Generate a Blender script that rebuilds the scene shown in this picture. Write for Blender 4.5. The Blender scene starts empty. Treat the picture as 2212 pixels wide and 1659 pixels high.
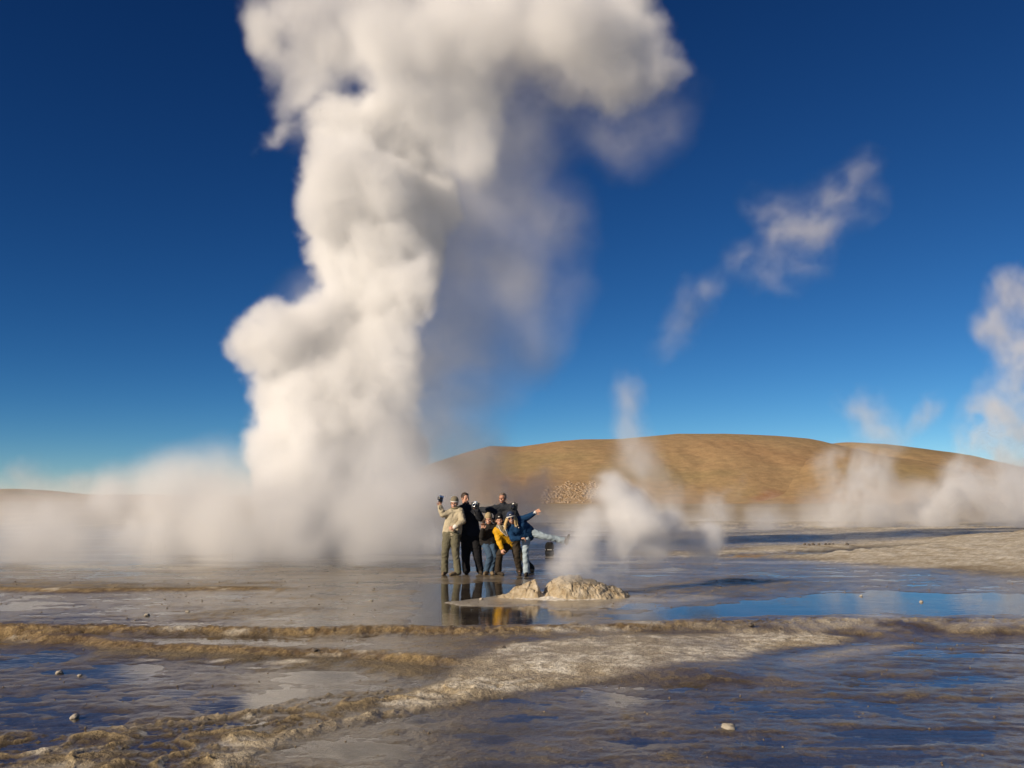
import bpy, bmesh, math, random
import numpy as np
from mathutils import Vector, Matrix, noise as mnoise

# ---------------------------------------------------------------- camera, sky, sun, exposure
scene = bpy.context.scene
COL = scene.collection
R = math.radians
F_PIX, CX, CY = 2150.6, 1106.0, 829.5      # focal length and centre of a 2212 x 1659 picture
PITCH = math.atan(251.2 / F_PIX)           # the horizon lies below the middle: camera tilted up
EYE = 1.6
cam = bpy.data.cameras.new('camera')
cam.lens = 35.0
cam.sensor_width = 36.0
cam.clip_start = 0.1
cam.clip_end = 20000.0
cam_ob = bpy.data.objects.new('camera', cam)
COL.objects.link(cam_ob)
cam_ob.location = (0, 0, EYE)
cam_ob.rotation_euler = (R(90) + PITCH, 0, 0)
scene.camera = cam_ob

SUN_AZ, SUN_EL = R(-128), R(24)            # azimuth from +Y (view direction), clockwise; sun stands behind the left shoulder
world = bpy.data.worlds.new('World')
scene.world = world
world.use_nodes = True
wn, wl = world.node_tree.nodes, world.node_tree.links
sky = wn.new('ShaderNodeTexSky')
sky.sky_type = 'NISHITA'
sky.sun_disc = False
sky.sun_elevation = SUN_EL
sky.sun_rotation = SUN_AZ
sky.altitude = 4300
sky.air_density = 1.0
sky.dust_density = 0.0
sky.ozone_density = 10.0
# thin high-altitude air: the same tone curve over the whole sky deepens and saturates its blue
sep, comb = wn.new('ShaderNodeSeparateColor'), wn.new('ShaderNodeCombineColor')
wl.new(sky.outputs[0], sep.inputs[0])
for i_, (gain_, pow_) in enumerate(((9.8, 2.0), (2.41, 1.6), (1.045, 1.33))):
    a_, b_ = wn.new('ShaderNodeMath'), wn.new('ShaderNodeMath')
    a_.operation, b_.operation = 'POWER', 'MULTIPLY'
    c_ = wn.new('ShaderNodeMath')
    c_.operation = 'MULTIPLY'
    wl.new(sep.outputs[i_], c_.inputs[0])
    c_.inputs[1].default_value = 0.085
    wl.new(c_.outputs[0], a_.inputs[0])
    a_.inputs[1].default_value = pow_
    wl.new(a_.outputs[0], b_.inputs[0])
    b_.inputs[1].default_value = gain_ * 10.0
    wl.new(b_.outputs[0], comb.inputs[i_])
wl.new(comb.outputs[0], wn['Background'].inputs[0])
wn['Background'].inputs[1].default_value = 0.09
sun = bpy.data.lights.new('sun', 'SUN')
sun.energy = 5.0
sun.angle = R(0.5)
sun.color = (1.0, 0.84, 0.65)
sun_ob = bpy.data.objects.new('sun', sun)
COL.objects.link(sun_ob)
sd = Vector((math.sin(SUN_AZ) * math.cos(SUN_EL), math.cos(SUN_AZ) * math.cos(SUN_EL), math.sin(SUN_EL)))
sun_ob.rotation_euler = sd.to_track_quat('Z', 'Y').to_euler()
vs = scene.view_settings
vs.view_transform = 'Standard'
vs.look = 'None'
vs.exposure = 0.15
vs.gamma = 1.0
vs.use_curve_mapping = False
cy = scene.cycles
cy.use_adaptive_sampling = True
cy.adaptive_threshold = 0.03
cy.use_denoising = True
cy.max_bounces = 12
cy.diffuse_bounces = 3
cy.glossy_bounces = 3
cy.transparent_max_bounces = 12
cy.volume_bounces = 9
cy.volume_step_rate = 4.0
cy.volume_max_steps = 256
cy.caustics_reflective = False
cy.caustics_refractive = False

# ---------------------------------------------------------------- helpers
_c, _s = math.cos(PITCH), math.sin(PITCH)
def at(px, py, Y):
    """A point Y metres in front of the camera, seen at px, py of the 2212 x 1659 picture."""
    u, v = (px - CX) / F_PIX, (CY - py) / F_PIX
    dy, dz = _c - _s * v, _s + _c * v
    t = Y / dy
    return Vector((u * t, Y, EYE + dz * t))
def ground_at(px, py, z=0.0):
    u, v = (px - CX) / F_PIX, (CY - py) / F_PIX
    dy, dz = _c - _s * v, _s + _c * v
    t = (z - EYE) / dz
    return Vector((u * t, dy * t, z))
def tag(o, label=None, cat=None, group=None, kind=None):
    if label: o['label'] = label
    if cat: o['category'] = cat
    if group: o['group'] = group
    if kind: o['kind'] = kind
    return o
# ---------------------------------------------------------------- noise
_rs = np.random.RandomState(11)
_perm = np.tile(_rs.permutation(512), 2)
_g2 = np.stack([np.cos(np.linspace(0, 2 * np.pi, 512, endpoint=False)), np.sin(np.linspace(0, 2 * np.pi, 512, endpoint=False))], 1)[_rs.permutation(512)]
def perlin(x, y):
    xi, yi = np.floor(x).astype(np.int64), np.floor(y).astype(np.int64)
    xf, yf = x - xi, y - yi
    u, v = xf * xf * xf * (xf * (xf * 6 - 15) + 10), yf * yf * yf * (yf * (yf * 6 - 15) + 10)
    def g(ix, iy, dx, dy):
        h = _g2[_perm[(_perm[ix & 511] + iy) & 511]]
        return h[..., 0] * dx + h[..., 1] * dy
    a, b = g(xi, yi, xf, yf), g(xi + 1, yi, xf - 1, yf)
    c, d = g(xi, yi + 1, xf, yf - 1), g(xi + 1, yi + 1, xf - 1, yf - 1)
    return 1.5 * ((a + u * (b - a)) * (1 - v) + (c + u * (d - c)) * v)
def fbm(x, y, s, octaves=4, rough=0.5, seed=0.0):
    t, a, n = 0.0, 1.0, 0.0
    for i in range(octaves):
        t = t + a * perlin(x * s + seed + 17.3 * i, y * s - seed * 1.3 + 9.1 * i)
        n += a
        a *= rough
        s *= 2.03
    return t / n
def ridged(x, y, s, octaves=3, seed=0.0):
    t, a, n = 0.0, 1.0, 0.0
    for i in range(octaves):
        t = t + a * (1.0 - np.abs(perlin(x * s + seed + 31.7 * i, y * s + seed - 5.3 * i)))
        n += a
        a *= 0.5
        s *= 2.1
    return t / n
def sstep(a, b, x):
    t = np.clip((x - a) / (b - a), 0, 1)
    return t * t * (3 - 2 * t)
def poly_dist(x, y, pts, closed=True):
    """Signed distance to a polygon (negative inside), or distance to a polyline."""
    best = np.full(x.shape, 1e9)
    inside = np.zeros(x.shape, bool)
    n = len(pts)
    for i in range(n if closed else n - 1):
        (x0, y0), (x1, y1) = pts[i], pts[(i + 1) % n]
        dx, dy = x1 - x0, y1 - y0
        t = np.clip(((x - x0) * dx + (y - y0) * dy) / (dx * dx + dy * dy + 1e-12), 0, 1)
        best = np.minimum(best, np.hypot(x - x0 - t * dx, y - y0 - t * dy))
        if closed:
            c = ((y0 > y) != (y1 > y))
            inside ^= c & (x < dx * (y - y0) / (dy if dy else 1e-9) + x0)
    return np.where(inside, -best, best) if closed else best
def gpts(rows, z):
    return [tuple(ground_at(px, py, z))[:2] for px, py in rows]

# ---------------------------------------------------------------- ground levels
Z_UP, Z_MID, Z_LOW = 0.0, -0.070, -0.145          # water levels of the terraces
RIM = gpts([(-900, 1352), (0, 1347), (330, 1351), (480, 1353), (700, 1353), (1100, 1353), (1200, 1352), (1300, 1348), (1500, 1339), (1800, 1332), (2212, 1334), (3000, 1345)], 0.02)
RIM2 = gpts([(-900, 1350), (0, 1367), (180, 1378), (330, 1396), (600, 1404), (760, 1409), (900, 1420), (1050, 1430), (3000, 1470)], -0.08)
TONGUE = gpts([(830, 1515), (960, 1470), (1010, 1440), (1090, 1405), (1300, 1388), (1480, 1382), (1600, 1374), (1760, 1372), (1845, 1378), (1830, 1392), (1700, 1402), (1640, 1420), (1590, 1440),
                (1480, 1448), (1400, 1462), (1250, 1480), (1120, 1500), (1000, 1512)], -0.135)
SPIT = gpts([(1690, 1432), (1760, 1418), (1850, 1402), (1960, 1396), (1990, 1404), (1900, 1418), (1830, 1432), (1750, 1450), (1700, 1450)], -0.17)
RIDGE = gpts([(420, 1700), (520, 1655), (620, 1606), (760, 1566), (900, 1540), (1010, 1522), (1040, 1502)], -0.17)
RIDGE2 = gpts([(250, 1585), (400, 1572), (560, 1545), (640, 1520), (760, 1506), (860, 1500)], -0.17)
FILI = gpts([(-300, 1560), (120, 1590), (330, 1568), (600, 1532), (900, 1500), (1040, 1490), (1010, 1525), (760, 1570), (620, 1610), (480, 1700), (-300, 1720)], -0.18)
BROWN = gpts([(1450, 1255), (1600, 1245), (1740, 1262), (1750, 1275), (1640, 1290), (1500, 1296), (1380, 1296), (1330, 1290), (1360, 1272)], 0.0)
LEFTSHELF = gpts([(370, 1330), (520, 1316), (700, 1312), (720, 1320), (620, 1330), (470, 1344), (380, 1342)], 0.0)
MIRROR = gpts([(925, 1264), (1060, 1262), (1120, 1272), (1180, 1304), (1200, 1346), (930, 1346)], 0.0)
BLUE = gpts([(1330, 1338), (1500, 1312), (1640, 1300), (1760, 1288), (1900, 1280), (2400, 1290), (2400, 1325), (1800, 1324), (1500, 1332)], 0.0)
APRON = gpts([(960, 1302), (1060, 1288), (1200, 1292), (1360, 1288), (1480, 1286), (1560, 1292), (1490, 1300), (1330, 1304), (1200, 1308), (1060, 1311), (985, 1309)], 0.0)
MOUND_C = ground_at(1212, 1296, 0.0)
SILL = gpts([(-400, 1270), (0, 1272), (150, 1276), (300, 1274), (470, 1272)], 0.03)
BANK_R = gpts([(1380, 1194), (1500, 1186), (1650, 1178), (1800, 1176), (1980, 1168), (2100, 1158), (2300, 1150), (2700, 1150), (2700, 1250), (2212, 1240), (2000, 1228), (1850, 1216), (1650, 1206), (1500, 1204)], 0.05)
CHANNEL = gpts([(1500, 1206), (1640, 1197), (1760, 1191), (1880, 1183), (2000, 1178), (2010, 1183), (1900, 1190), (1780, 1197), (1650, 1203)], 0.0)

FLECKS = [(*tuple(ground_at(px, py, -0.03))[:2], r_) for px, py, r_ in ((385, 1360, 0.22), (515, 1365, 0.14), (320, 1405, 0.12), (470, 1408, 0.12), (625, 1412, 0.2), (1170, 1362, 0.12), (1215, 1363, 0.16), (1310, 1360, 0.18), (1400, 1352, 0.2), (890, 1495, 0.22), (520, 1575, 0.2), (500, 1600, 0.15), (120, 1625, 0.2), (1900, 1336, 0.25))]
def interp(pts, x):
    p = sorted(pts)
    return np.interp(x, [a for a, b in p], [b for a, b in p])

def terrain(x, y):
    """Height of the ground and what it is made of at points x, y (arrays)."""
    n1, n2, n3 = fbm(x, y, 0.35, 4, seed=1.0), fbm(x, y, 1.4, 4, seed=5.0), fbm(x, y, 6.0, 4, 0.55, seed=9.0)
    fine = fbm(x, y, 22.0, 3, 0.6, seed=3.0)
    wob = 0.26 * fbm(x, y * 0.3, 0.9, 5, 0.6, seed=21.0)
    s = y - interp(RIM, x) + wob                               # beyond the first rim: positive
    s2 = y - interp(RIM2, x) + 1.1 * wob
    xr = sstep(1.4, 4.2, x)                                    # to the right the middle terrace lies lower
    # upper flat
    sx = fbm(x * 0.45, y, 1.6, 5, 0.62, seed=27.0)
    zu = 0.0045 + 0.012 * n1 + 0.012 * n2 + 0.022 * sx + 0.008 * n3 + 0.005 * fine
    far = sstep(24, 40, y)
    zu = zu + (0.006 + 0.014 * sstep(2, 10, x) * sstep(30, 38, y)) * far
    deep = sstep(0.35, -0.25, poly_dist(x, y, MIRROR) + 0.2 * n2) + sstep(0.3, -0.2, poly_dist(x, y, BLUE) + 0.3 * n2)
    zu = zu - 0.050 * np.clip(deep, 0, 1)
    brown = sstep(0.6, -0.5, poly_dist(x, y, BROWN) + 0.7 * n2)
    shelf = sstep(0.15, -0.15, poly_dist(x, y, LEFTSHELF) + 0.2 * n2)
    zu = zu + 0.018 * brown + 0.016 * shelf
    apron = sstep(0.16, -0.10, poly_dist(x, y, APRON) + 0.12 * n2)
    md = np.hypot((x - MOUND_C.x), (y - MOUND_C.y) * 0.8)
    apron = np.maximum(apron, sstep(1.35, 1.0, md + 0.45 * n2 + 0.15 * n3))
    zu = np.maximum(zu, (0.012 + 0.008 * n3 + 0.004 * fine) * apron - 0.06 * (1 - apron))
    sill_d = y - interp(SILL, x) + 0.5 * wob
    sill_x = sstep(-3.2, -5.0, x)
    zu = zu + sill_x * (0.035 * np.exp(-((sill_d - 0.1) / 0.25) ** 2) + 0.02 * sstep(0.0, 0.3, sill_d) * sstep(3, 1, sill_d))
    lumps = 0.5 + 0.5 * fbm(x, y, 3.2, 3, seed=44.0)
    lip = np.exp(-((s - 0.10) / 0.11) ** 2)
    gran = 1.7 * fbm(x, y, 11.0, 5, 0.7, seed=52.0)
    low_lip = sstep(-0.25, 0.2, fbm(x, y, 0.55, 3, seed=66.0))
    zu = zu * (1 - 0.6 * lip) + (0.002 + 0.020 * lumps * low_lip) * lip * (1 - 0.6 * xr) + 0.024 * gran * np.exp(-((s + 0.02) / 0.22) ** 2) * (1 - 0.5 * xr)
    # middle terrace
    zm_level = (-0.071 + 0.02 * sstep(-1.9, -0.7, x)) * (1 - xr) + -0.128 * xr
    zm = zm_level + 0.012 * n2 + 0.012 * sx + 0.006 * n3 + 0.004 * fine + 0.01 * n1
    drop1 = sstep(0.06, -0.22 - 0.8 * xr - 0.35 * (1 - low_lip), s + 0.06 * n3 + 0.02 * fine)
    z = zu * (1 - drop1) + zm * drop1
    # second scarp (left only), and the slow fall to the lower pools elsewhere
    left = sstep(0.0, -1.1, x)
    drop2 = sstep(0.05, -0.26, s2 + 0.06 * n3 + 0.02 * fine) * left + np.maximum(sstep(0.0, -0.9, s2 + 0.1), xr * sstep(-0.6, -1.3, s + 0.2 * n2)) * (1 - left)
    zl = Z_LOW + 0.0015 + 0.001 * sstep(-1.5, 1.0, x) + 0.012 * n1 + 0.014 * n2 + 0.022 * sx + 0.008 * n3 + 0.004 * fine
    shelf2 = sstep(-1.15, -0.35, s2 + 0.5 * n2 + 0.25 * n1) * sstep(-6.2, -3.6, x)
    zl = zl + 0.040 * shelf2 * left
    lip2 = np.exp(-((s2 - 0.09) / 0.12) ** 2) * left * drop1
    z = z * (1 - drop2) + zl * drop2 + (0.002 + 0.016 * lumps) * lip2 + 0.022 * gran * np.exp(-((s2 + 0.08) / 0.2) ** 2) * left * drop1 + 0.018 * gran * np.exp(-((s + 0.14) / 0.16) ** 2)
    low = drop2
    # pale sinter tongue and spit
    td = poly_dist(x, y, TONGUE) + 0.16 * n2 + 0.05 * n3
    tongue = sstep(0.10, -0.22, td)
    spit = sstep(0.12, -0.16, poly_dist(x, y, SPIT) + 0.22 * n2 + 0.05 * n3)
    cracks = ridged(x, y * 1.6, 2.6, 3, seed=4.0)
    z = np.maximum(z, z * (1 - tongue) + tongue * (Z_LOW + 0.038 + 0.014 * n2 + 0.012 * n3 + 0.012 * fine + 0.010 * sstep(0.9, 0.99, ridged(x * 0.5, y * 1.9, 2.2, 2, seed=71.0)) - 0.02 * sstep(0.86, 0.97, cracks)))
    z = np.maximum(z, z * (1 - spit) + spit * (Z_LOW + 0.018 + 0.010 * n3 + 0.008 * n2))
    # rimstone filigree bottom left
    fil = sstep(0.35, -0.35, poly_dist(x, y, FILI) + 0.3 * n2)
    rg = ridged(x + 0.22 * n2, y + 0.22 * n2, 1.7, 1, seed=2.0)
    rg2 = ridged(x * 0.8 + 0.15 * n2, y * 1.3, 3.6, 1, seed=12.0)
    crest = np.maximum(sstep(0.90, 0.985, rg), 0.7 * sstep(0.92, 0.99, rg2)) * (0.5 + 0.9 * np.clip(lumps + 0.3 * n3, 0, 1))
    mud = sstep(-0.25, 0.25, n2 + 0.5 * n1)
    z = z + fil * (0.022 * crest + 0.024 * mud + 0.010 * n3 + 0.003 * fine + 0.003)
    rd = np.minimum(poly_dist(x, y, RIDGE, False), poly_dist(x, y, RIDGE2, False) * 1.4) + 0.10 * n2 + 0.03 * n3
    ridge = sstep(0.16, 0.02, np.abs(rd))
    z = z + 0.020 * ridge * (0.3 + lumps + 1.2 * gran)
    # left lower pool stays open water, streaks of brown mud in the right pool
    rp = sstep(0.5, 1.5, x) * low * (1 - tongue)
    streak = fbm(x * 0.5 + 0.4 * y, y * 2.2, 1.0, 4, 0.55, seed=13.0)
    z = z + rp * (0.022 * streak)
    # far pale bank on the right and the plain behind
    bd = poly_dist(x, y, BANK_R) + 1.2 * n2 + 2.0 * n1
    bank = sstep(1.5, -3.5, bd)
    ch = sstep(1.0, -0.6, poly_dist(x, y, CHANNEL) + 0.8 * n2)
    z = z + bank * (0.06 + 0.020 * np.clip(x - 8, 0, 30) + 0.05 * n2 + 0.04 * n3 * sstep(14, 19, x)) - 0.12 * ch * bank
    plain = sstep(48, 120, y)
    z = z + plain * (0.12 + 0.25 * fbm(x, y, 0.02, 4, seed=8.0)) + sstep(50, 60, y) * 0.05 * n2
    # behind and under the camera the lower flat goes on
    m = dict(s=s, s2=s2, lip=lip, lip2=lip2, drop1=drop1, low=low, tongue=tongue, spit=spit, fil=fil, ridge=ridge, crest=crest, apron=apron, bank=bank, ch=ch,
             brown=brown, plain=plain, n1=n1, n2=n2, n3=n3, fine=fine, cracks=cracks, sill=sill_x * np.exp(-((sill_d + 0.02) / 0.22) ** 2), xr=xr, left=left, lumps=lumps)
    return z, m
def ground_z(x, y):
    return float(terrain(np.array([float(x)]), np.array([float(y)]))[0][0])

def ground_colour(x, y, z, m):
    def C(*c): return np.array(c)[None, :]
    def mix(a, b, t): return a * (1 - t[:, None]) + b * t[:, None]
    mud = mix(C(0.135, 0.098, 0.050), C(0.26, 0.20, 0.115), sstep(-0.35, 0.35, m['n2'] + 0.6 * m['n3'] + 0.4 * m['fine']))
    mud = mix(mud, mud * 0.72, m['low'])
    col = np.broadcast_to(mud, (len(x), 3)).copy()
    wl = Z_UP * (1 - m['drop1']) + m['drop1'] * ((1 - m['low']) * (Z_MID * (1 - m['xr']) + Z_LOW * m['xr']) + m['low'] * Z_LOW)
    under = sstep(0.004, -0.012, z - wl)
    bed = mix(C(0.048, 0.036, 0.024), C(0.125, 0.098, 0.068), sstep(-0.35, 0.35, 0.6 * m['n2'] + fbm(x * 0.5 + 0.4 * y, y * 1.6, 1.1, 5, 0.6, seed=83.0)))
    col = mix(col, bed, under)
    ochre = mix(C(0.155, 0.10, 0.045), C(0.33, 0.235, 0.11), sstep(-0.35, 0.4, 0.7 * m['n3'] + m['fine'] * 0.8 + 0.5 * m['n2']))
    face = np.clip(np.exp(-((m['s'] + 0.05) / 0.17) ** 2) + np.exp(-((m['s2'] + 0.05) / 0.17) ** 2) * m['left'] * m['drop1'] + m['sill'], 0, 1) * (1 - 0.75 * m['xr'])
    col = mix(col, ochre, face)
    sinter = mix(C(0.52, 0.45, 0.33), C(0.72, 0.67, 0.56), sstep(-0.2, 0.4, m['n3'] + 0.6 * m['fine'] + 0.3 * m['n2']))
    crust = mix(C(0.40, 0.33, 0.22), C(0.55, 0.48, 0.36), sstep(-0.4, 0.4, m['n2'] + m['n3'] * 0.7))
    spots = face * 0.8 * sstep(0.16, 0.46, fbm(x, y, 1.2, 5, 0.6, seed=77.0) + 0.10 * m['n3'] + 0.1 * m['fine'] + 0.10 * sstep(0.4, 1.6, x) * sstep(4.5, 2.5, x))
    col = mix(col, sinter, spots)
    for (fx_, fy_, fr_) in FLECKS:
        d_ = np.hypot((x - fx_) / 1.6, (y - fy_)) / fr_ + 0.5 * m['n3'] + 0.3 * m['fine']
        col = mix(col, sinter, sstep(1.0, 0.3, d_) * 0.9)
    rcr = sstep(0.15, -0.02, m['s']) * sstep(-0.75, -0.25, m['s'] + 0.3 * m['n2']) * m['xr'] * sstep(-0.35, 0.15, m['n2'] + 0.2)
    col = mix(col, crust, rcr)
    t = np.clip(m['tongue'] * (0.85 + 0.35 * sstep(-0.3, 0.3, m['n3'])), 0, 1)
    col = mix(col, mix(crust, sinter, sstep(-0.15, 0.45, m['n2'] + 0.5 * m['n3'] + 0.5 * (m['cracks'] - 0.6))), t)
    col = mix(col, C(0.25, 0.19, 0.12), t * sstep(0.84, 0.93, m['cracks']) * 0.7)
    col = mix(col, crust, m['spit'] * 0.8)
    gold = C(0.42, 0.32, 0.17)
    above = sstep(-0.004, 0.014, z - wl)
    col = mix(col, gold, m['fil'] * np.clip(m['crest'], 0, 1) * above * 0.8)
    col = mix(col, sinter, m['fil'] * sstep(0.12, 0.34, fbm(x, y, 1.1, 4, seed=61.0)) * above * 0.8)
    col = mix(col, crust, m['ridge'] * above * 0.6)
    col = mix(col, crust, m['apron'] * 0.55 * sstep(-0.006, 0.006, z) * sstep(-0.4, 0.2, m['n2'] + m['n3']))
    col = mix(col, sinter, m['apron'] * sstep(0.015, 0.002, np.abs(z - 0.004)) * 0.8)
    col = mix(col, mix(crust, sinter, sstep(-0.35, 0.15, m['n2'] + 0.4 * m['n3'])), m['bank'] * 0.95)
    col = mix(col, C(0.05, 0.045, 0.04), m['ch'] * m['bank'])
    # pale mineral streaks on the wet flat in the distance
    st = sstep(0.02, 0.30, fbm(x * 0.16, y * 0.8, 1.0, 4, seed=31.0)) * sstep(18, 26, y) * (1 - m['plain'])
    col = mix(col, sinter, st * 0.75 * sstep(-0.02, 0.0, z))
    shore = sstep(2, 10, x) * sstep(31, 38, y) * (1 - m['plain']) * sstep(-0.3, 0.1, m['n2'] + 0.3)
    col = mix(col, mix(crust, sinter, sstep(-0.2, 0.3, m['n1'] + m['n3'] * 0.4)), shore * 0.8 * sstep(-0.004, 0.006, z))
    plain = mix(C(0.34, 0.25, 0.14), C(0.44, 0.34, 0.20), sstep(-0.3, 0.3, fbm(x, y, 0.05, 4, seed=70.0)))
    col = mix(col, plain, m['plain'])
    wet = np.clip(1.0 - sstep(0.004, 0.045, z - wl + 0.025 * m['n3'] + 0.01 * m['fine']), 0, 1) * (1 - m['plain'])
    wet = np.clip(wet - 0.5 * m['tongue'] - 0.4 * m['bank'] - 0.4 * face, 0, 1)
    col = col * (1 - 0.25 * wet[:, None])
    film = wet * sstep(-0.006, 0.001, z - wl)                  # only mud that stands above the water has its own wet gloss
    return col, film

# ---------------------------------------------------------------- materials
MATS = {}
def node_mat(name):
    m = bpy.data.materials.new(name)
    m.use_nodes = True
    nt = m.node_tree
    return m, nt, nt.nodes['Principled BSDF']
def tex_noise(nt, scale, detail=4.0, rough=0.55, coord='Object', stretch=None):
    tc = nt.nodes.new('ShaderNodeTexCoord')
    n = nt.nodes.new('ShaderNodeTexNoise')
    n.inputs['Scale'].default_value = scale
    n.inputs['Detail'].default_value = detail
    n.inputs['Roughness'].default_value = rough
    if stretch:
        mp = nt.nodes.new('ShaderNodeMapping')
        mp.inputs['Scale'].default_value = stretch
        nt.links.new(tc.outputs[coord], mp.inputs[0])
        nt.links.new(mp.outputs[0], n.inputs['Vector'])
    else:
        nt.links.new(tc.outputs[coord], n.inputs['Vector'])
    return n
def ramp_node(nt, src, stops):
    r = nt.nodes.new('ShaderNodeValToRGB')
    e = r.color_ramp.elements
    while len(e) < len(stops):
        e.new(0.5)
    for el, (p, c) in zip(e, stops):
        el.position = p
        el.color = (*c, 1)
    nt.links.new(src, r.inputs[0])
    return r.outputs[0]
def bump(nt, p, src, strength, dist, prev=None):
    b = nt.nodes.new('ShaderNodeBump')
    b.inputs['Strength'].default_value = strength
    b.inputs['Distance'].default_value = dist
    nt.links.new(src, b.inputs['Height'])
    if prev is not None:
        nt.links.new(prev, b.inputs['Normal'])
    nt.links.new(b.outputs[0], p.inputs['Normal'])
    return b.outputs[0]
def mat_plain(name, c0, c1, scale=20.0, rough=0.85, bump_s=0.3, bump_d=0.01, bump_scale=60.0, metallic=0.0, spec=0.4):
    if name in MATS:
        return MATS[name]
    m, nt, p = node_mat(name)
    n = tex_noise(nt, scale)
    nt.links.new(ramp_node(nt, n.outputs[0], [(0.3, c0), (0.7, c1)]), p.inputs['Base Color'])
    p.inputs['Roughness'].default_value = rough
    p.inputs['Metallic'].default_value = metallic
    p.inputs['Specular IOR Level'].default_value = spec
    if bump_s:
        bump(nt, p, tex_noise(nt, bump_scale).outputs[0], bump_s, bump_d)
    MATS[name] = m
    return m
def mat_ground():
    m, nt, p = node_mat('ground_material')
    L = nt.links
    at_ = nt.nodes.new('ShaderNodeAttribute')
    at_.attribute_name = 'soil'
    wt = nt.nodes.new('ShaderNodeAttribute')
    wt.attribute_name = 'wet'
    n = tex_noise(nt, 34.0, 6.0, 0.65)
    mr = nt.nodes.new('ShaderNodeMapRange')
    mr.inputs[1].default_value, mr.inputs[2].default_value = 0.25, 0.75
    mr.inputs[3].default_value, mr.inputs[4].default_value = 0.48, 1.52
    L.new(n.outputs[0], mr.inputs[0])
    vm = nt.nodes.new('ShaderNodeVectorMath')
    vm.operation = 'SCALE'
    L.new(at_.outputs['Color'], vm.inputs[0])
    L.new(mr.outputs[0], vm.inputs['Scale'])
    L.new(vm.outputs[0], p.inputs['Base Color'])
    rr = nt.nodes.new('ShaderNodeMapRange')
    rr.inputs[3].default_value, rr.inputs[4].default_value = 0.92, 0.34
    L.new(wt.outputs['Fac'], rr.inputs[0])
    L.new(rr.outputs[0], p.inputs['Roughness'])
    p.inputs['Specular IOR Level'].default_value = 0.35
    cw = nt.nodes.new('ShaderNodeMath')
    cw.operation = 'MULTIPLY'
    cw.inputs[1].default_value = 0.65
    L.new(wt.outputs['Fac'], cw.inputs[0])
    L.new(cw.outputs[0], p.inputs['Coat Weight'])
    p.inputs['Coat IOR'].default_value = 1.33
    p.inputs['Coat Roughness'].default_value = 0.17
    film = bump(nt, p, tex_noise(nt, 9.0, 4.0, 0.6).outputs[0], 0.35, 0.012)
    L.new(film, p.inputs['Coat Normal'])
    b1 = bump(nt, p, tex_noise(nt, 26.0, 5.0, 0.6).outputs[0], 0.8, 0.03)
    bump(nt, p, tex_noise(nt, 110.0, 3.0, 0.6).outputs[0], 0.4, 0.006, b1)
    return m
def mat_water(name, ripple, scale, stretch, rough=0.02):
    m = bpy.data.materials.new(name)
    m.use_nodes = True
    nt = m.node_tree
    nt.nodes.clear()
    out = nt.nodes.new('ShaderNodeOutputMaterial')
    tr = nt.nodes.new('ShaderNodeBsdfTransparent')
    tr.inputs[0].default_value = (0.93, 0.91, 0.88, 1)
    gl = nt.nodes.new('ShaderNodeBsdfGlossy')
    gl.inputs['Roughness'].default_value = rough
    lw = nt.nodes.new('ShaderNodeLayerWeight')         # Schlick's reflectance, the same from above and below
    lw.inputs['Blend'].default_value = 0.5
    p5 = nt.nodes.new('ShaderNodeMath')
    p5.operation = 'POWER'
    p5.inputs[1].default_value = 5.0
    nt.links.new(lw.outputs['Facing'], p5.inputs[0])
    fr = nt.nodes.new('ShaderNodeMath')
    fr.operation = 'MULTIPLY_ADD'
    nt.links.new(p5.outputs[0], fr.inputs[0])
    fr.inputs[1].default_value, fr.inputs[2].default_value = 0.98, 0.02
    mx = nt.nodes.new('ShaderNodeMixShader')
    n = tex_noise(nt, scale, 3.0, 0.55, stretch=stretch)
    n2 = tex_noise(nt, 0.5, 3.0, 0.5)
    mr = nt.nodes.new('ShaderNodeMapRange')
    mr.inputs[1].default_value, mr.inputs[2].default_value = 0.35, 0.65
    mr.inputs[3].default_value, mr.inputs[4].default_value = 0.15, 1.0
    nt.links.new(n2.outputs[0], mr.inputs[0])
    mu = nt.nodes.new('ShaderNodeMath')
    mu.operation = 'MULTIPLY'
    nt.links.new(n.outputs[0], mu.inputs[0])
    nt.links.new(mr.outputs[0], mu.inputs[1])
    b = nt.nodes.new('ShaderNodeBump')
    b.inputs['Strength'].default_value = 1.0
    b.inputs['Distance'].default_value = ripple
    nt.links.new(mu.outputs[0], b.inputs['Height'])
    nt.links.new(b.outputs[0], gl.inputs['Normal'])
    nt.links.new(b.outputs[0], lw.inputs['Normal'])
    nt.links.new(fr.outputs[0], mx.inputs[0])
    nt.links.new(tr.outputs[0], mx.inputs[1])
    nt.links.new(gl.outputs[0], mx.inputs[2])
    nt.links.new(mx.outputs[0], out.inputs['Surface'])
    return m

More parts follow.
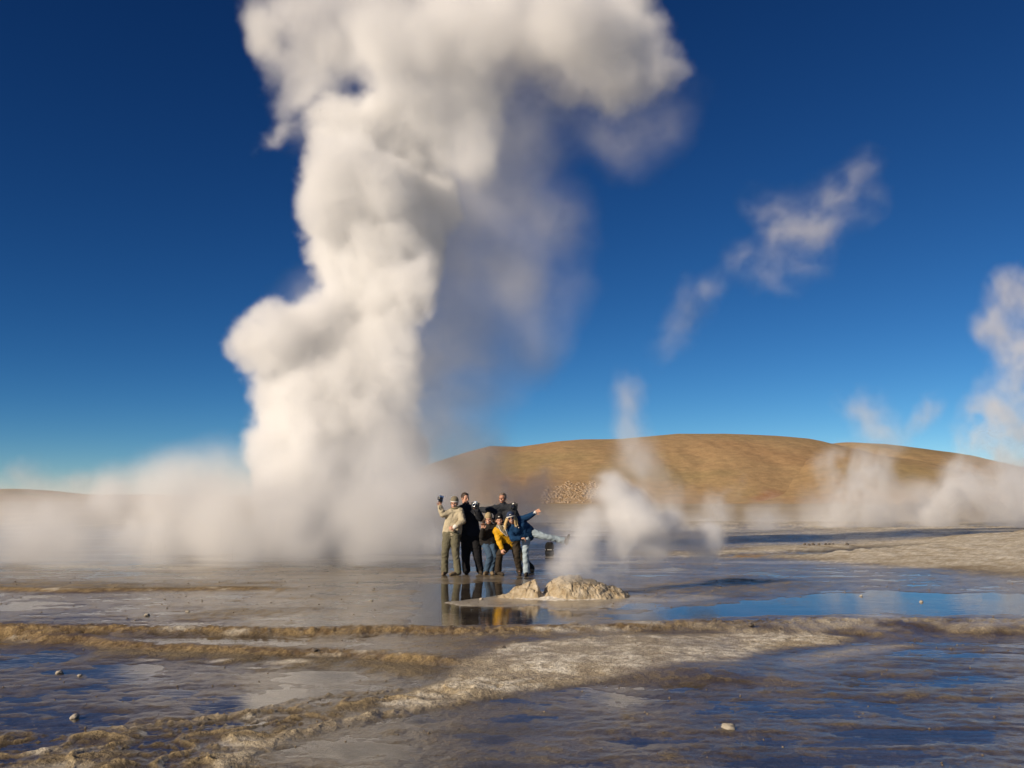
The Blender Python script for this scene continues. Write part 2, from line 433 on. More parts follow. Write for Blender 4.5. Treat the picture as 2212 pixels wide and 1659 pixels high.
# ---------------------------------------------------------------- mesh helpers
def grid_faces(nr, nc):
    i = np.arange(nr - 1)[:, None] * nc + np.arange(nc - 1)[None, :]
    return np.stack([i, i + 1, i + nc + 1, i + nc], -1).reshape(-1, 4)
def mesh_np(name, co, faces, smooth=True):
    me = bpy.data.meshes.new(name)
    nf, k = faces.shape
    me.vertices.add(len(co))
    me.vertices.foreach_set('co', np.ascontiguousarray(co, np.float32).ravel())
    me.loops.add(nf * k)
    me.loops.foreach_set('vertex_index', np.ascontiguousarray(faces, np.int32).ravel())
    me.polygons.add(nf)
    me.polygons.foreach_set('loop_start', np.arange(0, nf * k, k, dtype=np.int32))
    me.polygons.foreach_set('use_smooth', np.full(nf, smooth))
    me.update(calc_edges=True)
    return me
def link(name, me, mat, parent=None):
    o = bpy.data.objects.new(name, me)
    COL.objects.link(o)
    if mat is not None:
        if me.materials:
            me.materials[0] = mat
        else:
            me.materials.append(mat)
    if parent is not None:
        o.parent = parent
        o.matrix_parent_inverse = Matrix.Translation(-parent.location)
    return o

# ---------------------------------------------------------------- the ground sheet
rows = [1.0]
while rows[-1] < 5.0: rows.append(rows[-1] + 0.08)
while rows[-1] < 17: rows.append(rows[-1] * 1.0030)
while rows[-1] < 60: rows.append(rows[-1] * 1.0055)
while rows[-1] < 6000: rows.append(rows[-1] * 1.035)
rows = np.array(rows)
nc = 740
t_ = np.linspace(-1, 1, nc)
tan_ = 0.62 * t_ + 0.75 * t_ ** 5                     # columns crowd together where the view is, and reach far out to the sides
gy = np.repeat(rows[:, None], nc, 1) - 3.0
gx = tan_[None, :] * (rows[:, None] + 1.5)
fx, fy = gx.ravel(), gy.ravel()
gz, gm = terrain(fx, fy)
gcol, gwet = ground_colour(fx, fy, gz, gm)
gme = mesh_np('ground', np.stack([fx, fy, gz], 1), grid_faces(len(rows), nc))
ca = gme.attributes.new('soil', 'FLOAT_COLOR', 'POINT')
ca.data.foreach_set('color', np.concatenate([gcol, np.ones((len(fx), 1))], 1).astype(np.float32).ravel())
wa = gme.attributes.new('wet', 'FLOAT', 'POINT')
wa.data.foreach_set('value', gwet.astype(np.float32))
ground = tag(link('ground', gme, mat_ground()), 'wet brown mud flat with pale sinter crust and low terrace steps', kind='structure')
print('ground verts', len(fx))

# ---------------------------------------------------------------- standing water
def strip(name, xs, y0, y1, z, mat, label):
    n = len(xs)
    co = np.concatenate([np.stack([xs, y0, np.full(n, z)], 1), np.stack([xs, y1, np.full(n, z)], 1)])
    f = np.stack([np.arange(n - 1), np.arange(1, n), np.arange(1, n) + n, np.arange(n - 1) + n], 1)
    o = link(name, mesh_np(name, co, f, False), mat)
    return tag(o, label, kind='structure')
xs = np.linspace(-40, 40, 801)
def line_of(pts, off, amp, fac):
    base = interp(pts, xs)
    y = base.copy()
    for _ in range(6):
        w = 0.26 * fbm(xs, y * 0.3, 0.9, 5, 0.6, seed=21.0)
        y = base - fac * w + off
    return y
rim_y = line_of(RIM, 0.06, 0, 1.0)
rim2_y = line_of(RIM2, 0.06, 0, 1.1)
strip('upper_pool_water', xs, rim_y, np.full(len(xs), 62.0), Z_UP, mat_water('still_water', 0.0035, 5.0, (0.6, 2.0, 1.0)), 'still shallow water of the upper terrace pool')
sel = xs < -0.2
strip('middle_pool_water', xs[sel], rim2_y[sel], rim_y[sel] - 0.12, Z_MID, mat_water('thin_water', 0.006, 6.0, (0.6, 1.6, 1.0)), 'thin water film between the two terrace steps')
strip('lower_pool_water', xs, np.full(len(xs), -3.0), np.where(xs < -0.6, np.minimum(rim2_y, rim_y) - 0.1, rim_y - 0.12), Z_LOW, mat_water('rippled_water', 0.007, 3.2, (0.7, 1.7, 1.0), 0.04), 'rippled shallow water in the foreground pools')
# ---------------------------------------------------------------- hills
def mat_hill(name, olive=0.5):
    m, nt, p = node_mat(name)
    L = nt.links
    base = ramp_node(nt, tex_noise(nt, 0.012, 6.0, 0.6).outputs[0], [(0.32, (0.37, 0.235, 0.125)), (0.5, (0.39, 0.27, 0.145)), (0.68, (0.32, 0.245, 0.125))])
    tuft = ramp_node(nt, tex_noise(nt, 0.22, 5.0, 0.7).outputs[0], [(0.35, (0.82, 0.81, 0.78)), (0.65, (1.14, 1.11, 1.05))])
    mx = nt.nodes.new('ShaderNodeMix')
    mx.data_type, mx.blend_type = 'RGBA', 'MULTIPLY'
    mx.inputs['Factor'].default_value = 1.0
    L.new(base, mx.inputs['A'])
    L.new(tuft, mx.inputs['B'])
    red = nt.nodes.new('ShaderNodeAttribute')
    red.attribute_name = 'bare'
    m2 = nt.nodes.new('ShaderNodeMix')
    m2.data_type = 'RGBA'
    L.new(red.outputs['Fac'], m2.inputs['Factor'])
    L.new(mx.outputs['Result'], m2.inputs['A'])
    rr = ramp_node(nt, tex_noise(nt, 0.12, 4.0, 0.7).outputs[0], [(0.35, (0.30, 0.15, 0.07)), (0.65, (0.42, 0.27, 0.17))])
    L.new(rr, m2.inputs['B'])
    L.new(m2.outputs['Result'], p.inputs['Base Color'])
    p.inputs['Roughness'].default_value = 0.95
    p.inputs['Specular IOR Level'].default_value = 0.1
    bump(nt, p, tex_noise(nt, 0.12, 6.0, 0.65).outputs[0], 0.35, 2.0)
    return m
HILL_Y = 640.0
def hill(name, label, prof, Y, depth, seed, patches=()):
    """A rounded hill whose crest, seen from the flat, follows the profile."""
    pts = [at(px, py, Y) for px, py in prof]
    px_, pz_ = np.array([p.x for p in pts]), np.array([p.z for p in pts])
    nx, ny = 360, 150
    x = np.linspace(px_[0], px_[-1], nx)
    v = np.linspace(-1, 1, ny)
    X, V = np.meshgrid(x, v)
    Yg = Y + V * depth
    crest = np.interp(X, px_, pz_)
    k = np.ones(9) / 9
    shape = np.where(V < 0, np.cos(np.clip(-V, 0, 1) * np.pi / 2) ** 1.15, np.cos(np.clip(V, 0, 1) * np.pi / 2))
    und = fbm(X, Yg * 0.7, 0.006, 5, 0.5, seed=seed)
    gul = ridged(X + 40 * und, Yg * 0.35, 0.012, 4, seed=seed + 3)
    z = crest * shape * (1 + 0.10 * und * (1 - shape) * 2) - (gul - 0.6) * 9.0 * shape * (1 - shape) * 2 - 1.0 * (1 - shape)
    bare = np.zeros(X.shape)
    for (cx, cyy, rx, ry) in patches:
        bare = np.maximum(bare, sstep(1.0, 0.3, np.hypot((X - cx) / rx, (z - cyy) / ry) + 0.7 * fbm(X, z * 3, 0.05, 4, seed=5)))
    me = mesh_np(name, np.stack([X.ravel(), Yg.ravel(), z.ravel()], 1), grid_faces(ny, nx))
    a = me.attributes.new('bare', 'FLOAT', 'POINT')
    a.data.foreach_set('value', bare.ravel().astype(np.float32))
    o = tag(link(name, me, mat_hill(name + '_material')), label, kind='structure')
    return o, (X, Yg, z)
PROFILE = [(560, 1088), (700, 1068), (800, 1048), (870, 1028), (950, 1000), (1010, 980), (1062, 966), (1120, 968), (1200, 956), (1250, 952), (1330, 951), (1450, 940), (1540, 940), (1640, 944), (1700, 949), (1735, 958), (1762, 966),
           (1800, 958), (1850, 961), (1900, 968), (1960, 976), (2030, 996), (2100, 1017), (2180, 1040), (2300, 1062), (2450, 1080)]
pr = at(1960, 1085, 520)
hill_ob, HG = hill('hill', 'broad ochre grassy hill with rounded crest behind the steam', PROFILE, HILL_Y, 240.0, 2.0,
                   [(pr.x, pr.z, 34, 9), (at(1560, 1090, 520).x, at(1560, 1090, 520).z, 12, 8)])
SPUR = [(1380, 1075), (1460, 1058), (1540, 1035), (1620, 1010), (1700, 992), (1780, 980), (1860, 982), (1940, 992), (2010, 1012), (2100, 1038), (2200, 1058), (2300, 1078)]
hill('hill', 'lower olive spur in front of the ochre hill', SPUR, 520.0, 130.0, 12.0, [(pr.x, pr.z, 30, 8)])
LEFT_PROFILE = [(-500, 1062), (-300, 1050), (-120, 1060), (-40, 1066), (0, 1061), (40, 1056), (75, 1058), (130, 1066), (220, 1069), (330, 1068), (450, 1071), (600, 1072), (760, 1070), (900, 1076), (1050, 1084)]
hill('hill', 'low brown ridge far away on the left horizon', LEFT_PROFILE, 1300.0, 300.0, 6.0)

# ---------------------------------------------------------------- rocks
def rock_mesh(name, seed, sub=2, rough=0.35, flat=0.7):
    bm = bmesh.new()
    bmesh.ops.create_icosphere(bm, subdivisions=sub, radius=1.0)
    o = Vector((seed * 3.1, seed * 7.7, seed))
    for v in bm.verts:
        n = mnoise.noise(v.co * 1.1 + o) + 0.5 * mnoise.noise(v.co * 2.6 + o) + 0.25 * mnoise.noise(v.co * 5.5 + o)
        v.co *= 1.0 + rough * n
        v.co.z *= flat
    me = bpy.data.meshes.new(name)
    bm.to_mesh(me)
    bm.free()
    return me
M_ROCK = mat_plain('pale_rock', (0.36, 0.29, 0.19), (0.58, 0.51, 0.39), 9.0, 0.9, 0.5, 0.02, 30.0)
M_STONE = mat_plain('stone_grey', (0.30, 0.26, 0.20), (0.52, 0.47, 0.38), 14.0, 0.85, 0.5, 0.01, 40.0)
M_DARKSTONE = mat_plain('stone_dark', (0.07, 0.06, 0.05), (0.16, 0.13, 0.10), 14.0, 0.85, 0.4, 0.01, 40.0)
rrng = random.Random(5)
def stone(px, py, wpx, label, mat=None, flat=0.6, z=None, group=None):
    g = ground_at(px, py, Z_LOW if z is None else z)
    r = 0.5 * wpx * g.y / F_PIX
    gz_ = max(ground_z(g.x, g.y), Z_LOW if z is None else z)
    o = link('stone', rock_mesh('stone', rrng.uniform(0, 50), 3, 0.45, flat), mat or M_STONE)
    for p_ in o.data.polygons:
        p_.use_smooth = True
    o.location = (g.x, g.y, gz_ + r * flat * 0.35)
    o.rotation_euler = (rrng.uniform(-.2, .2), rrng.uniform(-.2, .2), rrng.uniform(0, 6))
    o.scale = (r, r * rrng.uniform(0.7, 1.0), r)
    return tag(o, label, 'stone', group)
stone(1574, 1577, 32, 'flat tan stone alone in the blue water at lower right', flat=0.45)
stone(128, 1455, 17, 'pale grey stone in the dark water under the left terrace step')
stone(162, 1551, 20, 'pale stone in the dark water near the bottom left')
stone(172, 1461, 10, 'small tan stone just right of the pale grey stone')
stone(1622, 1352, 13, 'dark notched stone on the pale rim right of the mound', M_DARKSTONE, 0.7, -0.02)
stone(317, 1332, 15, 'pale pebble on the wet mud above the upper terrace step', None, 0.5, 0.0)
stone(405, 1322, 9, 'small white pebble on the upper flat left of the brown shelf', None, 0.5, 0.0)
stone(680, 1423, 12, 'small brown stone at the foot of the second terrace step', M_DARKSTONE, 0.7, -0.16)
stone(1088, 1411, 11, 'black stone at the left corner of the pale sinter tongue', M_DARKSTONE, 0.7, -0.1)
stone(802, 1299, 8, 'tiny pale stone on the wet flat left of the reflections', None, 0.6, 0.0)
stone(1543, 1342, 9, 'small dark stone on the upper water edge right of the mound', M_DARKSTONE, 0.7, 0.0)
stone(1990, 1301, 9, 'pale pebble in the blue water at the right', None, 0.6, 0.0)
stone(1860, 1288, 8, 'white pebble in the blue water further left', None, 0.6, 0.0)
stone(1040, 1297, 8, 'tiny round pebble on the crust left of the mound', None, 0.7, 0.0)
ORD = ('leftmost', 'second from the left', 'third from the left', 'fourth from the left', 'fifth from the left', 'third from the right', 'second from the right', 'rightmost')
for i, px in enumerate((1738, 1748, 1757, 1769, 1783, 1791, 1799, 1830)):
    stone(px, 1178 + rrng.uniform(-1, 1), 7, ORD[i] + ' among tiny dark stones lining the distant pale bank', M_DARKSTONE, 0.9, 0.06, 'row of distant stones')

def scatter(name, label, spots, mat, base_meshes, parent=None):
    """Many small rocks joined into one mesh: spots of (x, y, z, size)."""
    cos, fcs, off = [], [], 0
    for i, (x, y, z, r) in enumerate(spots):
        V, F = base_meshes[i % len(base_meshes)]
        a = rrng.uniform(0, 6.28)
        c, s_ = math.cos(a), math.sin(a)
        q = V * r
        cos.append(np.stack([q[:, 0] * c - q[:, 1] * s_ + x, q[:, 0] * s_ + q[:, 1] * c + y, q[:, 2] + z], 1))
        fcs.append(F + off)
        off += len(V)
    o = link(name, mesh_np(name, np.concatenate(cos), np.concatenate(fcs), True), mat, parent)
    return tag(o, label, kind='stuff')
def base_rock(seed, sub=1):
    me = rock_mesh('tmp', seed, sub, 0.4, 0.7)
    V = np.array([v.co for v in me.vertices])
    F = np.array([p.vertices for p in me.polygons])
    bpy.data.meshes.remove(me)
    return V, F
BR = [base_rock(i * 1.7) for i in range(6)]
# scree on the hill: bare pale rocks
X_, Y_, Z_ = HG
spots = []
flat_i = [(i, j) for i in range(10, 74) for j in range(X_.shape[1])]
def project(x, y, z):
    dy, dz = y, z - EYE
    f = dy * _c + dz * _s
    return CX + F_PIX * x / f, CY - F_PIX * (dz * _c - dy * _s) / f
PX, PY = project(X_, Y_, Z_)
scr = np.argwhere((np.abs(PX - 1235) < 75) & (np.abs(PY - 1064) < 24) & (np.arange(X_.shape[0])[:, None] < 75))
scr = [(int(a), int(b)) for a, b in scr]
while len(spots) < 1800:
    i, j = rrng.choice(scr)
    if i + 1 >= X_.shape[0] or j + 1 >= X_.shape[1]: continue
    fi, fj = rrng.random(), rrng.random()
    def bil(A): return float((A[i, j] * (1 - fj) + A[i, j + 1] * fj) * (1 - fi) + (A[i + 1, j] * (1 - fj) + A[i + 1, j + 1] * fj) * fi)
    qx, qy = bil(PX), bil(PY)
    u_, v_ = (qx - 1240) / 76, (qy - 1064 + 0.12 * (qx - 1240)) / 22
    if u_ * u_ + v_ * v_ + 0.9 * mnoise.noise(Vector((qx * .06, qy * .16, 0))) + 1.3 * rrng.random() > 1.2: continue
    r_ = rrng.choice((0.12, 0.15, 0.2, 0.2, 0.3, 0.3, 0.45, 0.8))
    spots.append((bil(X_), bil(Y_), bil(Z_) - 0.15 * r_, r_))
print('scree', len(spots))
M_SCREE = mat_plain('scree_rock', (0.29, 0.205, 0.125), (0.41, 0.31, 0.21), 0.4, 0.95, 0.4, 0.2, 1.5)
scatter('scree', 'pale pinkish scree of loose rocks on the hillside', spots, M_SCREE, BR)
# loose grit on mud and crust
spots = []
while len(spots) < 1500:
    d = 5.0 + 15.0 * rrng.random() ** 1.2
    x = rrng.uniform(-0.55, 0.55) * d
    spots.append((x, d, 0.0, rrng.choice((0.003, 0.004, 0.004, 0.006, 0.009)) * (0.6 + d / 18)))
sx_, sy_ = np.array([s_[0] for s_ in spots]), np.array([s_[1] for s_ in spots])
sz_, sm_ = terrain(sx_, sy_)
lv_ = np.where(sm_['drop1'] < 0.5, Z_UP, np.where(sm_['low'] < 0.5, Z_MID, Z_LOW))
spots = [(a, b, float(z) + 0.3 * r, r) for (a, b, _, r), z, l in zip(spots, sz_, lv_) if z > l - 0.004]
scatter('grit', 'loose pebbles and grit strewn over the wet mud', spots, mat_plain('grit_stone', (0.12, 0.085, 0.055), (0.30, 0.235, 0.16), 3.0, 0.9, 0.0), BR)

# ---------------------------------------------------------------- geyser mound
def mat_mound():
    m, nt, p = node_mat('mound_sinter')
    L = nt.links
    n = tex_noise(nt, 7.0, 8.0, 0.65)
    c = ramp_node(nt, n.outputs[0], [(0.30, (0.21, 0.145, 0.08)), (0.43, (0.37, 0.29, 0.18)), (0.58, (0.47, 0.395, 0.28)), (0.75, (0.62, 0.56, 0.46))])
    L.new(c, p.inputs['Base Color'])
    p.inputs['Roughness'].default_value = 0.9
    p.inputs['Specular IOR Level'].default_value = 0.25
    b = bump(nt, p, tex_noise(nt, 22.0, 6.0, 0.7).outputs[0], 0.8, 0.03)
    return m
M_MOUND = mat_mound()
M_SINTER = mat_plain('white_sinter', (0.55, 0.49, 0.38), (0.78, 0.74, 0.66), 16.0, 0.9, 0.6, 0.02, 40.0)
def heap(name, profile_fn, x0, x1, y0, y1, step, mat, parent):
    nx, ny = int((x1 - x0) / step), int((y1 - y0) / step)
    X, Y = np.meshgrid(np.linspace(x0, x1, nx), np.linspace(y0, y1, ny))
    Z = profile_fn(X, Y)
    f = grid_faces(ny, nx)
    keep = (Z.ravel()[f] > -0.03).any(1)
    me = mesh_np(name, np.stack([X.ravel(), Y.ravel(), Z.ravel()], 1), f[keep])
    return link(name, me, mat, parent)
mc = MOUND_C
mound = bpy.data.objects.new('geyser_mound', None)
COL.objects.link(mound)
mound.location = (mc.x, mc.y + 0.5, 0)
tag(mound, 'craggy tan sinter mound with steaming vent standing in the pool', 'geyser mound')
sc_px = mc.y / F_PIX                                   # metres per pixel there
def cells(X, Y, sc, seed):
    """Chunky blocks: distance to the nearest of jittered points, and that point's own level."""
    r_ = np.random.RandomState(int(seed))
    J = r_.rand(64, 64, 3)
    gx_, gy_ = X * sc + 500, Y * sc + 500
    ix, iy = np.floor(gx_).astype(int), np.floor(gy_).astype(int)
    best, sec, lev = np.full(X.shape, 9.0), np.full(X.shape, 9.0), np.zeros(X.shape)
    for a in (-1, 0, 1):
        for b in (-1, 0, 1):
            q = J[(ix + a) % 64, (iy + b) % 64]
            d = np.hypot(ix + a + q[..., 0] - gx_, iy + b + q[..., 1] - gy_)
            c = d < best
            sec = np.where(c, best, np.minimum(sec, d))
            lev = np.where(c, q[..., 2], lev)
            best = np.where(c, d, best)
    return sec - best, lev
def dome_fn(X, Y):
    u, v = (X - (mc.x + 22 * sc_px)), (Y - (mc.y + 0.5))
    w = fbm(X, Y, 2.4, 5, 0.6, seed=90.0)
    w2 = ridged(X * 1.1, Y * 1.1, 3.3, 4, seed=15.0) - 0.62
    e1, l1 = cells(X + 0.06 * w, Y + 0.06 * w2, 5.0, 3)
    e2, l2 = cells(X + 0.03 * w, Y, 13.0, 8)
    ux = np.where(u < 0, u / 0.56, u / 1.0)
    r = np.sqrt(ux ** 2 + (v / 0.60) ** 2) + 0.20 * w + 0.08 * w2
    z = np.where(r < 1, 0.345 * np.clip(1 - r ** 2.0, 0, 1) ** 0.8, -0.4 * (r - 1))
    body = np.clip(z * 7, 0, 1)
    z = z * (1 + 0.15 * w - 0.10 * np.clip(u, 0, 1)) + body * (0.09 * w2 + 0.04 * (l1 - 0.5) - 0.025 * sstep(0.12, 0.0, e1) + 0.016 * (l2 - 0.5) - 0.010 * sstep(0.15, 0.0, e2)) + 0.02 * fbm(X, Y, 14.0, 3, 0.6, seed=8.0)
    z = np.maximum(z, 0.20 * np.exp(-((X - (mc.x - 46 * sc_px)) / 0.20) ** 2 - ((v + 0.30) / 0.13) ** 2) * (1 + 0.8 * w) + 0.04 * w2 - 0.02)
    vent = np.exp(-(((X - (mc.x - 40 * sc_px)) / 0.07) ** 2 + ((v + 0.12) / 0.24) ** 2))
    return z - 0.30 * vent - 0.012
def spur_fn(X, Y):
    u, v = (X - (mc.x - 84 * sc_px)), (Y - (mc.y + 0.36))
    w = fbm(X, Y, 3.0, 5, 0.6, seed=120.0)
    w2 = ridged(X, Y, 4.5, 3, seed=35.0) - 0.62
    e1, l1 = cells(X + 0.05 * w, Y + 0.05 * w2, 7.0, 13)
    t = np.clip((u + 0.46) / 0.78, 0, 1.2)
    z = 0.37 * t ** 1.15 * np.clip(1 - (v / (0.20 + 0.16 * t)) ** 2 - 0.35 * w, -0.3, 1) * sstep(0.36, 0.22, u + 0.10 * w + 0.07 * w2)
    body = np.clip(z * 8, 0, 1)
    return z + body * (0.08 * w2 + 0.06 * (l1 - 0.5) - 0.04 * sstep(0.15, 0.0, e1)) - 0.012 - 0.05 * sstep(0.35, 0.6, np.hypot(u / 1.2, v))
def foot_fn(X, Y):
    u, v = X - mc.x, Y - (mc.y + 0.42)
    w = fbm(X, Y, 2.5, 4, 0.6, seed=150.0)
    r = np.sqrt((u / 1.16) ** 2 + (v / 0.85) ** 2) + 0.22 * w
    return 0.07 * np.clip(0.85 - r, -0.4, 0.5) * 1.6 + 0.02 * fbm(X, Y, 12.0, 3, 0.6, seed=2.0) - 0.004
heap('dome', dome_fn, mc.x - 0.8, mc.x + 1.5, mc.y - 0.5, mc.y + 1.5, 0.012, M_MOUND, mound)
heap('spur', spur_fn, mc.x - 1.3, mc.x - 0.2, mc.y - 0.3, mc.y + 1.1, 0.012, M_MOUND, mound)
heap('sinter_crust', foot_fn, mc.x - 1.5, mc.x + 1.5, mc.y - 0.9, mc.y + 1.6, 0.016, M_SINTER, mound)

# ---------------------------------------------------------------- people
def crop(cx, cy, dy, Y):
    """Point seen at cx, cy of the enlarged crop of the group, dy behind depth Y."""
    return at((940 + cx / 6.1444) * 0.97359, (1060 + cy / 6.1444) * 0.97359, Y + dy)
def add_capsule(bm, a, b, ra, rb, seg=12, flat=None):
    """A tapered round-ended limb from a to b. flat = (axis, factor) squeezes it along an axis."""
    a, b = Vector(a), Vector(b)
    d = b - a
    L = d.length
    z = d.normalized() if L > 1e-6 else Vector((0, 0, 1))
    x = z.orthogonal().normalized()
    y = z.cross(x)
    rings = []
    for k in range(4):
        t = math.pi / 2 * (1 - k / 4 * 1.0)
        rings.append((a - z * ra * math.sin(t), ra * math.cos(t)))
    rings.append((a, ra))
    rings.append((b, rb))
    for k in range(1, 5):
        t = math.pi / 2 * k / 4
        rings.append((b + z * rb * math.sin(t), rb * math.cos(t)))
    mid = (a + b) / 2
    vs_ = []
    for c, r in rings:
        r = max(r, 1e-4)
        ring = []
        for i in range(seg):
            ang = 2 * math.pi * i / seg
            p = c + (x * math.cos(ang) + y * math.sin(ang)) * r
            if flat:
                ax, fac = flat
                axp = a + z * (p - a).dot(z)
                off = p - axp
                off -= ax * off.dot(ax) * (1 - fac)
                p = axp + off
            ring.append(bm.verts.new(p))
        vs_.append(ring)
    for r0, r1 in zip(vs_, vs_[1:]):
        for i in range(seg):
            bm.faces.new((r0[i], r0[(i + 1) % seg], r1[(i + 1) % seg], r1[i]))
    bm.faces.new(list(reversed(vs_[0])))
    bm.faces.new(vs_[-1])
def chain(bm, pts, rad, flat=None):
    for (a, b, ra, rb) in zip(pts, pts[1:], rad, rad[1:]):
        add_capsule(bm, a, b, ra, rb, 14, flat)
def add_ball(bm, c, r, axes=None):
    """Ellipsoid with radii r along axes (three vectors)."""
    axes = axes or (Vector((1, 0, 0)), Vector((0, 1, 0)), Vector((0, 0, 1)))
    g = bmesh.ops.create_uvsphere(bm, u_segments=18, v_segments=12, radius=1.0)
    for v in g['verts']:
        v.co = Vector(c) + axes[0] * v.co.x * r[0] + axes[1] * v.co.y * r[1] + axes[2] * v.co.z * r[2]
def melt(bm, name, mat, parent, voxel, smooth=2, folds=0.0, fold_scale=9.0, seed=0.0, cut=None):
    """Fuse the pieces of bm into one continuous skin, with soft cloth folds."""
    me = bpy.data.meshes.new(name)
    bm.to_mesh(me)
    bm.free()
    tmp = bpy.data.objects.new('tmp', me)
    COL.objects.link(tmp)
    r = tmp.modifiers.new('r', 'REMESH')
    r.mode, r.voxel_size, r.use_smooth_shade = 'VOXEL', voxel, True
    if smooth:
        s = tmp.modifiers.new('s', 'SMOOTH')
        s.iterations, s.factor = smooth, 0.5
    dg = bpy.context.evaluated_depsgraph_get()
    out = bpy.data.meshes.new_from_object(tmp.evaluated_get(dg))
    bpy.data.objects.remove(tmp)
    bpy.data.meshes.remove(me)
    out.name = name
    if folds:
        n = len(out.vertices)
        nr = np.zeros(n * 3, np.float32)
        out.vertex_normals.foreach_get('vector', nr)
        co = np.zeros(n * 3, np.float32)
        out.vertices.foreach_get('co', co)
        co, nr = co.reshape(-1, 3), nr.reshape(-1, 3)
        u = co[:, 0] * 1.0 + co[:, 1] * 0.8
        w = co[:, 2]
        f0 = fbm(u, w, fold_scale * 0.4, 2, seed=seed + 8)
        f1 = ridged(u * 0.55 + 0.35 * w + 0.10 * f0, w * 1.25 - 0.45 * u + 0.10 * f0, fold_scale, 2, seed=seed) - 0.72
        f2 = fbm(u * 1.3 - w, w + u, fold_scale * 1.6, 2, seed=seed + 4)
        co = co + nr * (folds * (1.5 * f1 + 0.3 * f2 + 0.4 * f0))[:, None]
        out.vertices.foreach_set('co', co.astype(np.float32).ravel())
        out.update()
    for p in out.polygons:
        p.use_smooth = True
    return link(name, out, mat, parent)

def cloth(name, c, rough=0.9):
    return mat_plain(name, tuple(0.8 * v for v in c), tuple(min(1.0, 1.15 * v) for v in c), 6.0, rough, 0.35, 0.006, 120.0, spec=0.2)
SKIN = mat_plain('skin', (0.52, 0.28, 0.19), (0.60, 0.34, 0.235), 14.0, 0.55, 0.1, 0.002, 90.0)
SKIN_DARK = mat_plain('skin_tanned', (0.40, 0.19, 0.12), (0.48, 0.24, 0.155), 14.0, 0.55, 0.1, 0.002, 90.0)
M_EYE = mat_plain('eye_dark', (0.02, 0.015, 0.012), (0.04, 0.03, 0.02), 10, 0.3, 0.0)
M_LIPS = mat_plain('lips', (0.32, 0.10, 0.085), (0.36, 0.12, 0.10), 10, 0.5, 0.0)
M_TEETH = mat_plain('teeth', (0.75, 0.72, 0.66), (0.82, 0.80, 0.75), 10, 0.3, 0.0)
M_BLACK = mat_plain('black_plastic', (0.012, 0.012, 0.013), (0.03, 0.03, 0.032), 30, 0.35, 0.1, 0.001)
M_SILVER = mat_plain('silver_metal', (0.55, 0.56, 0.58), (0.75, 0.76, 0.78), 20, 0.22, 0.0, metallic=0.9)
M_GLASS = mat_plain('lens_glass', (0.01, 0.012, 0.02), (0.02, 0.025, 0.05), 20, 0.05, 0.0)

def hand_pieces(bm, wrist, d, n, size=1.0, curl=0.5, spread=0.25, thumb_side=1):
    """Palm, four unequal bent fingers and a thumb. d: finger direction, n: palm normal."""
    d, n = Vector(d).normalized(), Vector(n)
    n = (n - d * n.dot(d)).normalized()
    s = d.cross(n) * thumb_side
    w = Vector(wrist)
    k = size
    for i in (-1, 0, 1):
        add_capsule(bm, w + s * 0.018 * i * k, w + d * 0.085 * k + s * 0.024 * i * k, 0.017 * k, 0.016 * k, 10)
    lens = (0.072, 0.082, 0.078, 0.060)
    for i, L in enumerate(lens):
        o = (1.5 - i) * 0.0205 * k
        base = w + d * 0.088 * k + s * o
        dd = (d + s * (1.5 - i) * spread * 0.3).normalized()
        d2 = (dd * math.cos(curl) + n * math.sin(curl)).normalized()
        d3 = (dd * math.cos(curl * 2.2) + n * math.sin(curl * 2.2)).normalized()
        p1 = base + d2 * L * 0.5 * k
        p2 = p1 + d3 * L * 0.5 * k
        add_capsule(bm, base, p1, 0.0095 * k, 0.009 * k, 8)
        add_capsule(bm, p1, p2, 0.009 * k, 0.0075 * k, 8)
    tb = w + d * 0.025 * k + s * 0.030 * k
    t1 = tb + (d * 0.7 + s * 0.75 + n * 0.25).normalized() * 0.042 * k
    t2 = t1 + (d * 0.95 + s * 0.25 + n * 0.45 * (0.5 + curl)).normalized() * 0.034 * k
    add_capsule(bm, tb, t1, 0.0135 * k, 0.011 * k, 8)
    add_capsule(bm, t1, t2, 0.011 * k, 0.009 * k, 8)

def head_pieces(bm, c, f, u, k=1.0):
    r = f.cross(u).normalized()
    ax = (r, f, u)
    add_ball(bm, c + u * 0.025 * k - f * 0.012 * k, (0.074 * k, 0.094 * k, 0.092 * k), ax)
    add_ball(bm, c - u * 0.045 * k + f * 0.028 * k, (0.056 * k, 0.060 * k, 0.062 * k), ax)
    add_ball(bm, c - u * 0.082 * k + f * 0.055 * k, (0.026 * k, 0.024 * k, 0.022 * k), ax)      # chin
    add_capsule(bm, c + u * 0.012 * k + f * 0.080 * k, c - u * 0.024 * k + f * 0.103 * k, 0.009 * k, 0.014 * k, 8)   # nose
    for s in (-1, 1):
        add_ball(bm, c + r * s * 0.040 * k - u * 0.020 * k + f * 0.062 * k, (0.024 * k, 0.022 * k, 0.022 * k), ax)   # cheeks
        add_ball(bm, c + r * s * 0.076 * k - u * 0.008 * k - f * 0.005 * k, (0.010 * k, 0.020 * k, 0.032 * k), ax)   # ears
        add_capsule(bm, c + r * s * 0.014 * k + u * 0.022 * k + f * 0.080 * k, c + r * s * 0.045 * k + u * 0.024 * k + f * 0.066 * k, 0.010 * k, 0.009 * k, 8)  # brows

